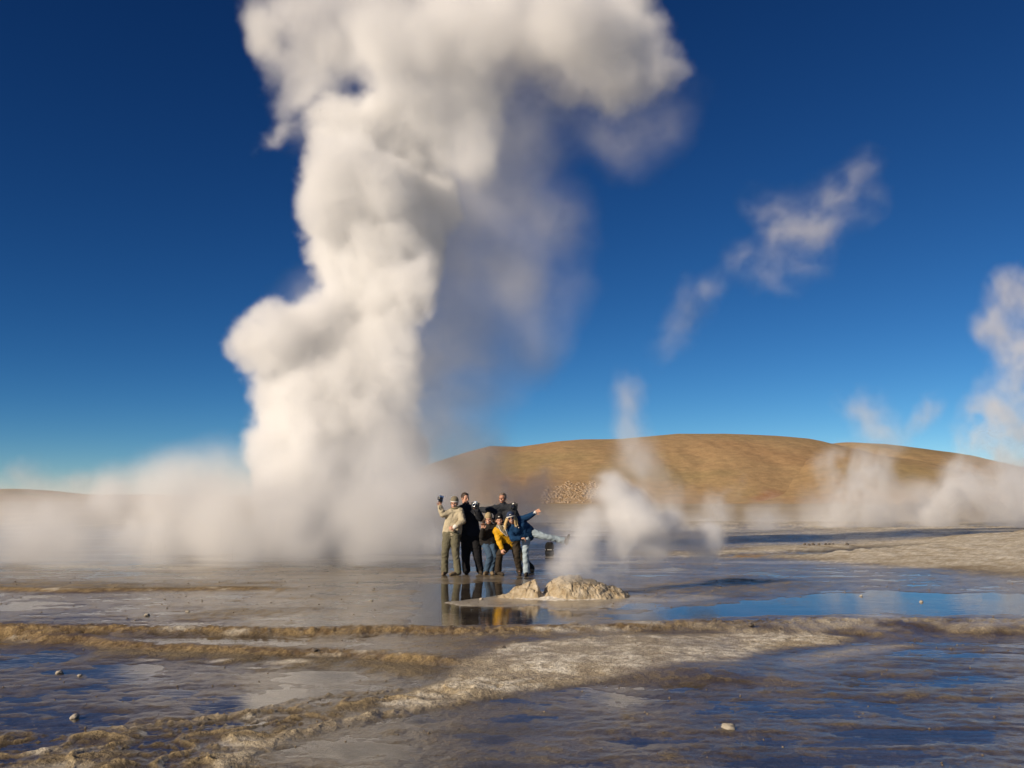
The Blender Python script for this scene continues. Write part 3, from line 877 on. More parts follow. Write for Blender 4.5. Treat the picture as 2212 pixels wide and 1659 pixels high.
def boot(bm, ankle, toe, r=0.052):
    a, t = Vector(ankle), Vector(toe)
    d = (t - a)
    d.z = 0
    d.normalize()
    z0 = t.z
    heel = Vector((a.x, a.y, z0)) - d * 0.05
    ball = heel + d * 0.19
    tip = heel + d * 0.27
    add_capsule(bm, a, heel + d * 0.04 + Vector((0, 0, 0.055)), r, r, 12)
    add_capsule(bm, heel + Vector((0, 0, 0.04)), ball + Vector((0, 0, 0.036)), 0.040, 0.044, 12)
    add_capsule(bm, ball + Vector((0, 0, 0.036)), tip - d * 0.02 + Vector((0, 0, 0.03)), 0.044, 0.034, 12)
    return heel, tip, d

def person(label, Y, J, col, *, face, up=(0, 0, 1), shoe_z=0.0, skin=SKIN, jr=1.0, tr=1.0, flare=1.0, hands=None, extras=None, seed=0.0, coat_long=0.0, head_k=1.0, lift=None):
    """J: joints in crop coordinates (cx, cy, dy): head, neck, sL, sR, eL, eR, wL, wR, hL, hR, kL, kR, aL, aR, tL, tR (L = left in the picture)."""
    P = {k: crop(v[0], v[1], v[2], Y) for k, v in J.items()}
    for k in ('aL', 'aR', 'tL', 'tR'):
        if lift and k in lift:
            continue
        gz_ = max(ground_z(P[k].x, P[k].y), Z_UP - 0.01)
        P[k].z = gz_ + (0.105 if k[0] == 'a' else 0.0) + shoe_z
    base = (P['aL'] + P['aR']) / 2 if not lift else P['aL']
    root = bpy.data.objects.new('person', None)
    COL.objects.link(root)
    root.location = (base.x, base.y, 0)
    tag(root, label, 'person', 'friends posing together on the mud flat')
    f, u = Vector(face).normalized(), Vector(up).normalized()
    f = (f - u * f.dot(u)).normalized()
    hc = P['head']
    chest_u = (P['neck'] - (P['hL'] + P['hR']) / 2).normalized()
    sh_ax = (P['sR'] - P['sL']).normalized()
    fw = sh_ax.cross(chest_u).normalized()          # from back to front or reverse; used only to flatten
    pel = (P['hL'] + P['hR']) / 2
    def torso(bm, g, long=0.0):
        flat = (fw, 0.72)
        lo_l, lo_r = P['hL'] + chest_u * (0.06 - long), P['hR'] + chest_u * (0.06 - long)
        chest = pel.lerp(P['neck'], 0.66)
        half = (P['sR'] - P['sL']) * 0.5
        add_capsule(bm, chest - half * 0.50, lo_l, 0.125 + g, 0.115 + g, 18, flat)
        add_capsule(bm, chest + half * 0.50, lo_r, 0.125 + g, 0.115 + g, 18, flat)
        add_capsule(bm, chest, pel, 0.135 + g, 0.125 + g, 18, flat)
        add_capsule(bm, P['sL'], P['neck'] - chest_u * 0.06, 0.062 + g, 0.075 + g)
        add_capsule(bm, P['sR'], P['neck'] - chest_u * 0.06, 0.062 + g, 0.075 + g)
        add_capsule(bm, P['sL'], chest - half * 0.5, 0.07 + g, 0.11 + g)
        add_capsule(bm, P['sR'], chest + half * 0.5, 0.07 + g, 0.11 + g)
    # body: one continuous skin
    bm = bmesh.new()
    head_pieces(bm, hc, f, u, head_k)
    add_capsule(bm, hc - u * 0.05 - f * 0.02, P['neck'] - chest_u * 0.04, 0.052, 0.058)
    torso(bm, -0.022)
    for s in 'LR':
        chain(bm, [P['s' + s], P['e' + s], P['w' + s]], [0.050, 0.038, 0.027])
        chain(bm, [P['h' + s], P['k' + s], P['a' + s]], [0.075, 0.052, 0.036])
        add_capsule(bm, P['a' + s], P['a' + s] + (P['t' + s] - P['a' + s]) * 0.2, 0.034, 0.028)
        hd = (hands or {}).get(s, {})
        d = hd.get('d', P['w' + s] - P['e' + s])
        hand_pieces(bm, P['w' + s], d, hd.get('n', (0, -1, 0)), hd.get('k', 1.0), hd.get('curl', 0.6), 0.3, hd.get('t', 1))
    melt(bm, 'body', skin, root, 0.0065, 1)
    # trousers
    bm = bmesh.new()
    add_capsule(bm, P['hL'] + chest_u * 0.03, P['hR'] + chest_u * 0.03, 0.125 * tr, 0.125 * tr, 16, (fw, 0.85))
    for s in 'LR':
        a_ = P['k' + s].lerp(P['a' + s], 1.06)
        chain(bm, [P['h' + s], P['h' + s].lerp(P['k' + s], 0.45), P['k' + s], P['k' + s].lerp(P['a' + s], 0.5), a_], [0.105 * tr, 0.097 * tr, 0.078 * tr, 0.070 * tr * flare, 0.074 * tr * flare])
    melt(bm, 'trousers', col['trousers'], root, 0.010, 2, 0.014, 8.0, seed + 1)
    # jacket
    bm = bmesh.new()
    torso(bm, 0.022 * jr, coat_long)
    add_capsule(bm, P['neck'] - chest_u * 0.05, P['neck'] + chest_u * 0.015, 0.088 * jr, 0.078)
    for s in 'LR':
        chain(bm, [P['s' + s], P['s' + s].lerp(P['e' + s], 0.5), P['e' + s], P['e' + s].lerp(P['w' + s], 0.95)], [0.082 * jr, 0.074 * jr, 0.066 * jr, 0.050 * jr])
    jk = melt(bm, 'jacket', col['jacket'], root, 0.010, 2, 0.013, 9.0, seed + 2)
    # shoes
    for s in 'LR':
        bm = bmesh.new()
        if lift and ('a' + s) in lift:
            a, t = P['a' + s], P['t' + s]
            add_capsule(bm, a, a + (t - a) * 0.55, 0.05, 0.05)
            up_t = Vector((0.25, -0.5, 1)).normalized()
            b0 = a + (t - a) * 0.75
            add_capsule(bm, b0 - up_t * 0.05, b0 + up_t * 0.14, 0.042, 0.036, 12, ((t - a).normalized(), 0.85))
        else:
            boot(bm, P['a' + s], P['t' + s])
        melt(bm, 'shoe', col['shoe'], root, 0.009, 2)
    # face
    r = f.cross(u).normalized()
    k = head_k
    def bit(name, parts, mat, par=None):
        b = bmesh.new()
        for c_, rad in parts:
            add_ball(b, c_, rad, (r, f, u))
        me = bpy.data.meshes.new(name)
        b.to_mesh(me)
        b.free()
        for p_ in me.polygons: p_.use_smooth = True
        return link(name, me, mat, par or root)
    for s in (-1, 1):
        bit('eye', [(hc + r * s * 0.031 * k + u * 0.002 * k + f * 0.080 * k, (0.013 * k, 0.008 * k, 0.007 * k))], M_EYE)
    bit('lips', [(hc - u * 0.052 * k + f * 0.087 * k, (0.026 * k, 0.008 * k, 0.013 * k))], M_LIPS)
    bit('teeth', [(hc - u * 0.050 * k + f * 0.0905 * k, (0.020 * k, 0.007 * k, 0.007 * k))], M_TEETH)
    ctx = dict(root=root, P=P, f=f, u=u, r=r, hc=hc, k=k, chest_u=chest_u, sh=sh_ax, pel=pel, bit=bit, jacket=jk)
    if extras:
        extras(ctx)
    return ctx

def hair(ctx, mat, size=1.0, long=0.0):
    hc, f, u, r, k, root = (ctx[q] for q in ('hc', 'f', 'u', 'r', 'k', 'root'))
    bm = bmesh.new()
    add_ball(bm, hc + u * 0.042 * k - f * 0.026 * k, (0.083 * k * size, 0.095 * k * size, 0.090 * k * size), (r, f, u))
    for s in (-1, 1):
        add_ball(bm, hc + r * s * 0.066 * k + u * 0.03 * k - f * 0.01 * k, (0.018 * k, 0.045 * k, 0.050 * k), (r, f, u))
    add_ball(bm, hc + u * 0.088 * k + f * 0.035 * k, (0.055 * k, 0.035 * k, 0.028 * k), (r, f, u))
    if long:
        rg = random.Random(3)
        for s in (-1, 1):
            for i in range(9):
                a = hc + r * s * (0.070 + 0.004 * i) * k + f * (0.035 - 0.014 * i) * k + u * 0.02
                m_ = a + r * s * rg.uniform(0.015, 0.05) - Vector((0, 0, long * 0.5)) + f * rg.uniform(-.01, .03)
                e = m_ + r * s * rg.uniform(-0.02, 0.04) - Vector((0, 0, long * rg.uniform(0.35, 0.6))) + f * rg.uniform(-.01, .03)
                add_capsule(bm, a, m_, 0.016, 0.017, 8)
                add_capsule(bm, m_, e, 0.017, 0.006, 8)
    return melt(bm, 'hair', mat, root, 0.006, 1, 0.008, 28.0, 3.0)
def beanie(ctx, mat, band=None, tall=0.0, flaps=None, logo=None):
    hc, f, u, r, k, root = (ctx[q] for q in ('hc', 'f', 'u', 'r', 'k', 'root'))
    bm = bmesh.new()
    add_ball(bm, hc + u * (0.062 + tall * 0.3) * k - f * 0.012 * k, (0.088 * k, 0.104 * k, (0.072 + tall) * k), (r, f, u))
    add_capsule(bm, hc + u * 0.052 * k - f * 0.012 * k, hc + u * 0.075 * k - f * 0.012 * k, 0.088 * k, 0.088 * k, 20)
    if flaps:
        for s in (-1, 1):
            add_capsule(bm, hc + r * s * 0.080 * k + u * 0.03 * k, hc + r * s * 0.082 * k - u * 0.07 * k, 0.024, 0.014)
    hat = melt(bm, 'hat', mat, root, 0.007, 2, 0.004, 30.0, 6.0)
    # open the front below the brim: the hat sits above the eyes
    if band:
        bmb = bmesh.new()
        seg = 28
        ring = []
        for i in range(seg):
            a = 2 * math.pi * i / seg
            ring.append(hc + u * 0.040 * k - f * 0.012 * k + r * math.cos(a) * 0.089 * k + f * math.sin(a) * 0.103 * k)
        for i in range(seg):
            add_capsule(bmb, ring[i], ring[(i + 1) % seg], 0.012, 0.012, 8)
        b_ = melt(bmb, 'hat_band', band, hat, 0.006, 1)
    if logo:
        ctx['bit']('hat_badge', [(hc + u * 0.085 * k + f * 0.083 * k, (0.022 * k, 0.006 * k, 0.010 * k))], logo, hat)
    return hat

def photo_camera(label, c, f, up, mats, k=1.0, lens=0.06, strap=True):
    """A hand-held camera: body with grip, lens barrel, viewfinder hump, buttons, strap."""
    root = bpy.data.objects.new('camera', None)
    COL.objects.link(root)
    root.location = c
    tag(root, label, 'camera')
    f, u = Vector(f).normalized(), Vector(up).normalized()
    r = f.cross(u).normalized()
    u = r.cross(f).normalized()
    def box(name, o, h, mat, bev=0.008):
        b = bmesh.new()
        g = bmesh.ops.create_cube(b, size=2.0)
        for v in b.verts:
            v.co = c + (r * (o[0] + v.co.x * h[0]) + f * (o[1] + v.co.y * h[1]) + u * (o[2] + v.co.z * h[2])) * k
        bmesh.ops.bevel(b, geom=list(b.edges), offset=bev * k, segments=2, affect='EDGES', profile=0.6)
        me = bpy.data.meshes.new(name)
        b.to_mesh(me); b.free()
        return link(name, me, mat, root)
    def tube(name, a, b_, r0, r1, mat, par=None):
        b = bmesh.new()
        seg = 20
        z = (b_ - a).normalized()
        x = z.orthogonal().normalized(); y = z.cross(x)
        prof = [(a, r0 * 0.9), (a + z * 0.004, r0), (b_ - z * 0.004, r1), (b_, r1 * 0.93), (b_ - z * 0.006, r1 * 0.8)]
        R_ = [[b.verts.new(p + (x * math.cos(t * 2 * math.pi / seg) + y * math.sin(t * 2 * math.pi / seg)) * q) for t in range(seg)] for p, q in prof]
        for p, q in zip(R_, R_[1:]):
            for i in range(seg): b.faces.new((p[i], p[(i + 1) % seg], q[(i + 1) % seg], q[i]))
        b.faces.new(R_[-1]); b.faces.new(list(reversed(R_[0])))
        me = bpy.data.meshes.new(name)
        b.to_mesh(me); b.free()
        for p_ in me.polygons: p_.use_smooth = True
        return link(name, me, mat, par or root)
    box('camera_body', (0, 0, 0), (0.066, 0.024, 0.042), mats[0])
    box('grip', (0.052, 0.026, -0.004), (0.014, 0.014, 0.038), M_BLACK, 0.006)
    box('viewfinder', (0, 0.006, 0.051), (0.024, 0.022, 0.014), mats[1], 0.007)
    box('flash', (0, 0.030, 0.050), (0.016, 0.003, 0.008), M_TEETH, 0.002)
    lb = tube('lens_barrel', c + f * 0.022 * k, c + f * (0.022 + lens) * k, 0.034 * k, 0.036 * k, mats[1])
    tube('lens_glass', c + f * (0.020 + lens) * k, c + f * (0.0235 + lens) * k, 0.027 * k, 0.026 * k, M_GLASS, lb)
    box('shutter_button', (0.048, 0.014, 0.046), (0.008, 0.008, 0.004), M_SILVER, 0.002)
    if strap:
        b = bmesh.new()
        prev = None
        for i in range(13):
            t = i / 12
            p = c + (r * (-0.068 + 0.136 * t) + u * 0.03 + f * 0.01 * math.sin(6 * t)) * k - Vector((0, 0, 0.24 * math.sin(math.pi * t) * k))
            if prev is not None: add_capsule(b, prev, p, 0.005 * k, 0.005 * k, 6)
            prev = p
        me = bpy.data.meshes.new('strap')
        b.to_mesh(me); b.free()
        link('strap', me, M_BLACK, root)
    return root

M_HAIR_BROWN = mat_plain('hair_brown', (0.022, 0.013, 0.008), (0.06, 0.035, 0.02), 60, 0.5, 0.4, 0.004, 120)
M_HAIR_GREY = mat_plain('hair_greying', (0.10, 0.07, 0.05), (0.22, 0.17, 0.13), 60, 0.6, 0.4, 0.004, 120)
M_HAIR_BLOND = mat_plain('hair_blond', (0.36, 0.24, 0.09), (0.62, 0.46, 0.22), 60, 0.5, 0.4, 0.004, 120)
BEIGE = cloth('beige_fleece', (0.46, 0.40, 0.28))
OLIVE = cloth('olive_cotton', (0.14, 0.13, 0.085))
NAVY = cloth('navy_coat', (0.018, 0.020, 0.027))
BLACKC = cloth('black_cloth', (0.014, 0.014, 0.016))
CHAR = cloth('charcoal_jacket', (0.030, 0.034, 0.042))
DARKJ = cloth('dark_jacket', (0.022, 0.020, 0.018))
JEANS = cloth('blue_denim', (0.055, 0.095, 0.15))
PALEJ = cloth('pale_denim', (0.34, 0.42, 0.47))
YELLOW = cloth('yellow_shell', (0.62, 0.33, 0.012), 0.6)
BROWNT = cloth('dark_brown_trousers', (0.040, 0.030, 0.020), 0.7)
BLUE_F = cloth('blue_fleece', (0.008, 0.040, 0.105))
TANHAT = cloth('tan_wool', (0.36, 0.28, 0.16))
WHITE = cloth('white_wool', (0.75, 0.72, 0.66))
GREYV = cloth('grey_fleece', (0.20, 0.18, 0.13))
BOOT_T = cloth('tan_boot_leather', (0.20, 0.15, 0.09))
BOOT_D = cloth('dark_boot_leather', (0.045, 0.035, 0.025))
GLOVE = cloth('grey_glove', (0.22, 0.20, 0.16))

# man in the beige jacket, one arm up with a camera
def x1(c):
    beanie(c, cloth('grey_beige_wool', (0.22, 0.19, 0.13)), WHITE, 0.01)
    bm = bmesh.new()
    n = c['P']['neck'] + c['chest_u'] * 0.03
    for i in range(12):
        a, b = 2 * math.pi * i / 12, 2 * math.pi * (i + 1) / 12
        add_capsule(bm, n + Vector((math.cos(a) * 0.075, math.sin(a) * 0.075, 0)), n + Vector((math.cos(b) * 0.075, math.sin(b) * 0.075, 0)), 0.032, 0.032, 8)
    melt(bm, 'scarf', cloth('olive_scarf', (0.20, 0.17, 0.10)), c['root'], 0.008, 1, 0.008, 20.0)
    bm = bmesh.new()
    w = c['P']['wR']; d = (c['P']['eR'] - w).normalized()
    add_capsule(bm, w - d * 0.005, w + d * 0.03, 0.050, 0.052)
    melt(bm, 'cuff', WHITE, c['jacket'], 0.007, 1)
p1 = person('man in beige jacket and olive trousers raising a camera, leftmost of the group', 21.75, dict(
    head=(418, 352, -.02), neck=(432, 432, 0), sL=(375, 478, -.02), sR=(492, 462, -.03), eL=(262, 500, -.08), wL=(222, 392, -.10), eR=(535, 590, -.12), wR=(425, 672, -.20),
    hL=(335, 790, 0), hR=(425, 790, 0), kL=(295, 1000, -.06), kR=(435, 1005, -.08), aL=(285, 1190, 0), aR=(465, 1205, -.10), tL=(262, 1240, -.2), tR=(395, 1270, -.2)),
    dict(jacket=BEIGE, trousers=OLIVE, shoe=BOOT_T), face=(-0.15, -1, 0.02), up=(0.05, 0, 1), jr=1.08, tr=1.08, hands={'L': dict(d=(0.05, -0.1, 1), n=(0, -1, 0), curl=0.9, t=-1), 'R': dict(d=(-0.8, -0.2, -0.2), n=(0, 1, 0), curl=0.7)}, extras=x1, seed=1.0)
photo_camera('silver camera held up high by the man in beige', crop(233, 288, -.16, 21.75), (0.35, -1, 0.1), (-1, 0, 0.25), (M_SILVER, M_BLACK), 0.95, 0.05)

# man in the dark coat holding a camera
p2 = person('tall dark-haired man in a black coat looking down at his camera', 22.0, dict(
    head=(566, 282, 0), neck=(578, 372, 0.02), sL=(520, 432, 0.02), sR=(668, 432, 0), eL=(505, 620, 0.05), wL=(560, 770, 0.1), eR=(770, 545, -.10), wR=(722, 440, -.20),
    hL=(588, 860, 0), hR=(706, 860, 0), kL=(572, 1075, -.05), kR=(735, 1075, -.05), aL=(580, 1240, 0), aR=(768, 1240, 0), tL=(585, 1280, -.2), tR=(790, 1275, -.2)),
    dict(jacket=NAVY, trousers=BLACKC, shoe=BOOT_D), face=(0.62, -0.8, -0.15), up=(0.08, 0, 1), jr=1.28, tr=1.22, coat_long=0.08, hands={'R': dict(d=(-0.2, -0.2, 1), n=(0, 1, 0.2), curl=0.8, t=1)},
    extras=lambda c: hair(c, M_HAIR_BROWN), seed=5.0)
photo_camera('black camera with bright lens held at chest by the dark-haired man', crop(706, 372, -.26, 22.0), (-0.35, -1, 0.05), (0.1, 0, 1), (M_BLACK, M_SILVER), 1.12, 0.06)

# tall man at the back, arms spread over the others
p3 = person('tall grey-haired man in charcoal jacket standing at the back, arm stretched left', 22.55, dict(
    head=(1076, 283, 0), neck=(1085, 372, 0.02), sL=(975, 425, 0), sR=(1195, 412, 0), eL=(868, 445, 0), wL=(770, 430, 0.05), eR=(1262, 520, -.06), wR=(1236, 425, -.16),
    hL=(1065, 830, 0.05), hR=(1180, 830, 0.05), kL=(1020, 1060, 0.05), kR=(1330, 1060, 0.05), aL=(1000, 1250, 0.05), aR=(1460, 1240, 0.05), tL=(990, 1280, -.15), tR=(1490, 1280, -.15)),
    dict(jacket=CHAR, trousers=BROWNT, shoe=BOOT_T), face=(-0.42, -1, -0.08), up=(-0.03, 0, 1), skin=SKIN_DARK, jr=1.18, tr=1.05, hands={'L': dict(d=(-1, 0.1, 0), n=(0, 0, -1), curl=0.4), 'R': dict(d=(-0.1, -0.3, 1), n=(0, 1, 0), curl=0.8, t=1)},
    extras=lambda c: hair(c, M_HAIR_GREY, 0.965), seed=9.0)
photo_camera('dark camera held at shoulder height by the grey-haired man at the back', crop(1226, 385, -.24, 22.55), (-0.3, -1, 0), (0.05, 0, 1), (M_BLACK, M_BLACK), 1.15, 0.05)

# girl in the tan hat
def x4(c):
    beanie(c, TANHAT, None, 0.03)
    hair(c, M_HAIR_BROWN, 0.97, 0.10)
p4 = person('person in tall tan knit hat, dark jacket and blue jeans crouching in the middle', 21.7, dict(
    head=(886, 572, -.02), neck=(895, 650, 0), sL=(838, 690, 0), sR=(955, 680, 0.02), eL=(795, 800, -.08), wL=(808, 705, -.20), eR=(985, 790, 0.14), wR=(950, 870, 0.20),
    hL=(842, 900, 0.05), hR=(920, 900, 0.05), kL=(905, 1070, -.12), kR=(965, 1075, -.08), aL=(862, 1255, 0), aR=(925, 1260, 0.0), tL=(830, 1308, -.2), tR=(942, 1310, -.2)),
    dict(jacket=DARKJ, trousers=JEANS, shoe=BOOT_T), face=(-0.1, -1, -0.02), up=(-0.05, 0, 1), jr=1.0, tr=0.92, head_k=0.95, hands={'L': dict(d=(-0.05, -0.2, 1), n=(0, -1, 0), curl=0.5)}, extras=x4, seed=13.0)

# person in the yellow jacket
def x5(c):
    beanie(c, BLACKC, None, 0.0, None, WHITE)
    hair(c, M_HAIR_BROWN, 0.95)
    P, u = c['P'], c['chest_u']
    bm = bmesh.new()
    n = P['neck']
    add_capsule(bm, n + Vector((0.0, -0.055, -0.01)), n.lerp(c['pel'], 0.42) + Vector((0.0, -0.135, 0)), 0.060, 0.030, 12)
    add_capsule(bm, n + Vector((-0.03, -0.02, 0.0)), n + Vector((0.04, -0.02, 0.0)), 0.07, 0.07)
    melt(bm, 'fleece_collar', GREYV, c['root'], 0.008, 1, 0.006, 20.0)
    for s in (-1, 1):
        bm = bmesh.new()
        a = n + Vector((0.055 * s, -0.085, 0.03))
        b = n.lerp(c['pel'], 0.25) + Vector((0.055 * s, -0.165, 0.0))
        d = n.lerp(c['pel'], 0.55) + Vector((0.012 * s, -0.175, 0.0))
        add_capsule(bm, a, b, 0.007, 0.007, 6)
        add_capsule(bm, b, d, 0.007, 0.007, 6)
        melt(bm, 'piping', WHITE, c['jacket'], 0.004, 0)
p5 = person('person in bright yellow jacket and black cap leaning over with legs apart', 21.62, dict(
    head=(1032, 582, -.12), neck=(1048, 668, -.08), sL=(998, 728, -.08), sR=(1128, 715, -.02), eL=(1030, 870, -.14), wL=(1066, 965, -.20), eR=(1260, 715, 0.10), wR=(1378, 655, 0.02),
    hL=(1165, 895, 0.05), hR=(1252, 885, 0.05), kL=(1035, 1045, -.12), kR=(1268, 1070, -.02), aL=(1015, 1235, 0), aR=(1305, 1225, 0.05), tL=(1085, 1285, -.18), tR=(1312, 1290, -.16)),
    dict(jacket=YELLOW, trousers=BROWNT, shoe=BOOT_D), face=(0.0, -1, 0.0), up=(-0.10, 0, 1), jr=1.0, tr=1.0, head_k=0.97, hands={'L': dict(d=(0.15, -0.1, -1), n=(0.6, 0.6, 0), curl=0.7), 'R': dict(d=(0.6, -0.6, 0.1), n=(-0.3, -0.5, -0.6), curl=0.9)}, extras=x5, seed=17.0)

# woman in the blue fleece, one leg up
def x6(c):
    beanie(c, cloth('blue_wool', (0.03, 0.045, 0.09)), WHITE, 0.012, True, WHITE)
    hair(c, M_HAIR_BLOND, 0.96, 0.22)
    hc, f, u, r, k = (c[q] for q in ('hc', 'f', 'u', 'r', 'k'))
    for s in (-1, 1):
        c['bit']('sunglass_lens', [(hc + r * s * 0.033 * k + u * 0.004 * k + f * 0.090 * k, (0.030 * k, 0.007 * k, 0.021 * k))], M_GLASS)
    c['bit']('sunglass_bridge', [(hc + u * 0.008 * k + f * 0.094 * k, (0.016 * k, 0.005 * k, 0.005 * k))], M_BLACK)
    w = c['P']['wR']; d = (c['P']['eR'] - w).normalized()
    bm = bmesh.new()
    add_capsule(bm, w - d * 0.01, w + d * 0.035, 0.046, 0.050)
    melt(bm, 'cuff', WHITE, c['jacket'], 0.007, 1)
    n = c['P']['neck']
    for i in range(2):
        c['bit']('button', [(n.lerp(c['pel'], 0.12 + 0.16 * i) + Vector((0.02, -0.155 - 0.02 * i, 0)), (0.012, 0.008, 0.012))], WHITE, c['jacket'])
p6 = person('blond woman in blue fleece and pale jeans kicking one leg out to the right', 21.5, dict(
    head=(1192, 555, -.20), neck=(1225, 640, -.12), sL=(1180, 700, -.12), sR=(1315, 575, -.04), eL=(1215, 830, -.20), wL=(1318, 828, -.24), eR=(1425, 535, -.06), wR=(1512, 482, -.08),
    hL=(1402, 800, 0), hR=(1455, 745, 0.04), kL=(1388, 1005, -.08), kR=(1670, 808, -.02), aL=(1402, 1245, -.02), aR=(1880, 848, 0.02), tL=(1392, 1312, -.22), tR=(1985, 872, 0.0)),
    dict(jacket=BLUE_F, trousers=PALEJ, shoe=BOOT_D), face=(-0.02, -1, -0.02), up=(-0.22, 0, 1), jr=1.0, tr=0.88, flare=1.12, head_k=0.97,
    hands={'L': dict(d=(1, -0.1, 0.05), n=(0, 0.2, -1), curl=0.8), 'R': dict(d=(0.85, -0.2, 0.5), n=(0, -1, 0), curl=0.4)}, extras=x6, seed=21.0, lift=('aR', 'tR'))

# ---------------------------------------------------------------- backpack left on the flat
bp = bpy.data.objects.new('backpack', None)
COL.objects.link(bp)
b0 = ground_at(1187, 1200, 0.0)
bp.location = (b0.x, b0.y, 0)
tag(bp, 'small dark backpack standing on the wet flat behind the raised leg', 'backpack')
gz0 = max(ground_z(b0.x, b0.y), 0.0) - 0.045
O = Vector((b0.x, b0.y, gz0))
bm = bmesh.new()
add_capsule(bm, O + Vector((-0.05, 0, 0.10)), O + Vector((-0.04, 0, 0.36)), 0.085, 0.075)
add_capsule(bm, O + Vector((0.05, 0, 0.10)), O + Vector((0.04, 0, 0.36)), 0.085, 0.075)
melt(bm, 'bag_body', DARKJ, bp, 0.008, 2, 0.012, 10.0)
bm = bmesh.new()
add_capsule(bm, O + Vector((-0.04, -0.085, 0.12)), O + Vector((0.05, -0.085, 0.12)), 0.055, 0.055)
melt(bm, 'front_pocket', CHAR, bp, 0.007, 2, 0.008, 12.0)
bm = bmesh.new()
add_capsule(bm, O + Vector((-0.12, -0.03, 0.215)), O + Vector((0.12, -0.03, 0.215)), 0.014, 0.014, 8, None)
add_capsule(bm, O + Vector((-0.06, -0.095, 0.215)), O + Vector((0.06, -0.095, 0.215)), 0.012, 0.012, 8, None)
melt(bm, 'reflective_band', WHITE, bp, 0.005, 0)
for s in (-1, 1):
    bm = bmesh.new()
    pr_ = None
    for i in range(9):
        t = math.pi * i / 8
        q = O + Vector((s * (0.085 + 0.035 * math.sin(t)), -0.03, 0.20 + 0.12 * math.cos(t) + 0.09))
        if pr_ is not None: add_capsule(bm, pr_, q, 0.010, 0.010, 6)
        pr_ = q
    melt(bm, 'shoulder_strap', BLACKC, bp, 0.005, 0)
# ---------------------------------------------------------------- steam
def steam_material(name, density, aniso=0.0, color=(0.99, 0.988, 0.985)):
    m = bpy.data.materials.new(name)
    m.use_nodes = True
    nt = m.node_tree
    nt.nodes.clear()
    out = nt.nodes.new('ShaderNodeOutputMaterial')
    pv = nt.nodes.new('ShaderNodeVolumePrincipled')
    pv.inputs['Color'].default_value = (*color, 1)
    pv.inputs['Density'].default_value = density
    pv.inputs['Density Attribute'].default_value = 'density'
    pv.inputs['Anisotropy'].default_value = aniso
    nt.links.new(pv.outputs[0], out.inputs['Volume'])
    return m

class Field:
    """Small wrapper to write geometry node fields as expressions."""
    def __init__(self, nt):
        self.nt = nt
    def node(self, typ, **kw):
        n = self.nt.nodes.new(typ)
        for k, v in kw.items():
            setattr(n, k, v)
        return n
    def put(self, sock, v):
        if isinstance(v, bpy.types.NodeSocket):
            self.nt.links.new(v, sock)
        else:
            sock.default_value = v
    def m(self, op, *a, clamp=False):
        n = self.node('ShaderNodeMath', operation=op, use_clamp=clamp)
        for i, v in enumerate(a):
            self.put(n.inputs[i], v)
        return n.outputs[0]
    def v(self, op, *a):
        n = self.node('ShaderNodeVectorMath', operation=op)
        for i, v in enumerate(a):
            if op == 'SCALE' and i == 1:
                self.put(n.inputs['Scale'], v)
            else:
                self.put(n.inputs[i], v)
        return n.outputs['Value'] if op in ('DISTANCE', 'LENGTH', 'DOT_PRODUCT') else n.outputs['Vector']
    def noise(self, vec, scale, detail=3.0, rough=0.55, color=False, dist=0.0):
        n = self.node('ShaderNodeTexNoise')
        self.put(n.inputs['Vector'], vec)
        n.inputs['Scale'].default_value = scale
        n.inputs['Detail'].default_value = detail
        n.inputs['Roughness'].default_value = rough
        n.inputs['Distortion'].default_value = dist
        return n.outputs['Color'] if color else n.outputs[0]
    def voronoi(self, vec, scale):
        n = self.node('ShaderNodeTexVoronoi', feature='F1')
        self.put(n.inputs['Vector'], vec)
        n.inputs['Scale'].default_value = scale
        return n.outputs['Distance']
    def ramp(self, x, a, b):
        n = self.node('ShaderNodeMapRange', interpolation_type='SMOOTHSTEP')
        self.put(n.inputs[0], x)
        n.inputs[1].default_value = a
        n.inputs[2].default_value = b
        return n.outputs[0]
    def spheres(self, p, puffs, k):
        d = None
        for (c, r) in puffs:
            s = self.m('SUBTRACT', self.v('DISTANCE', p, c), r)
            d = s if d is None else self.m('SMOOTH_MIN', d, s, k)
        return d

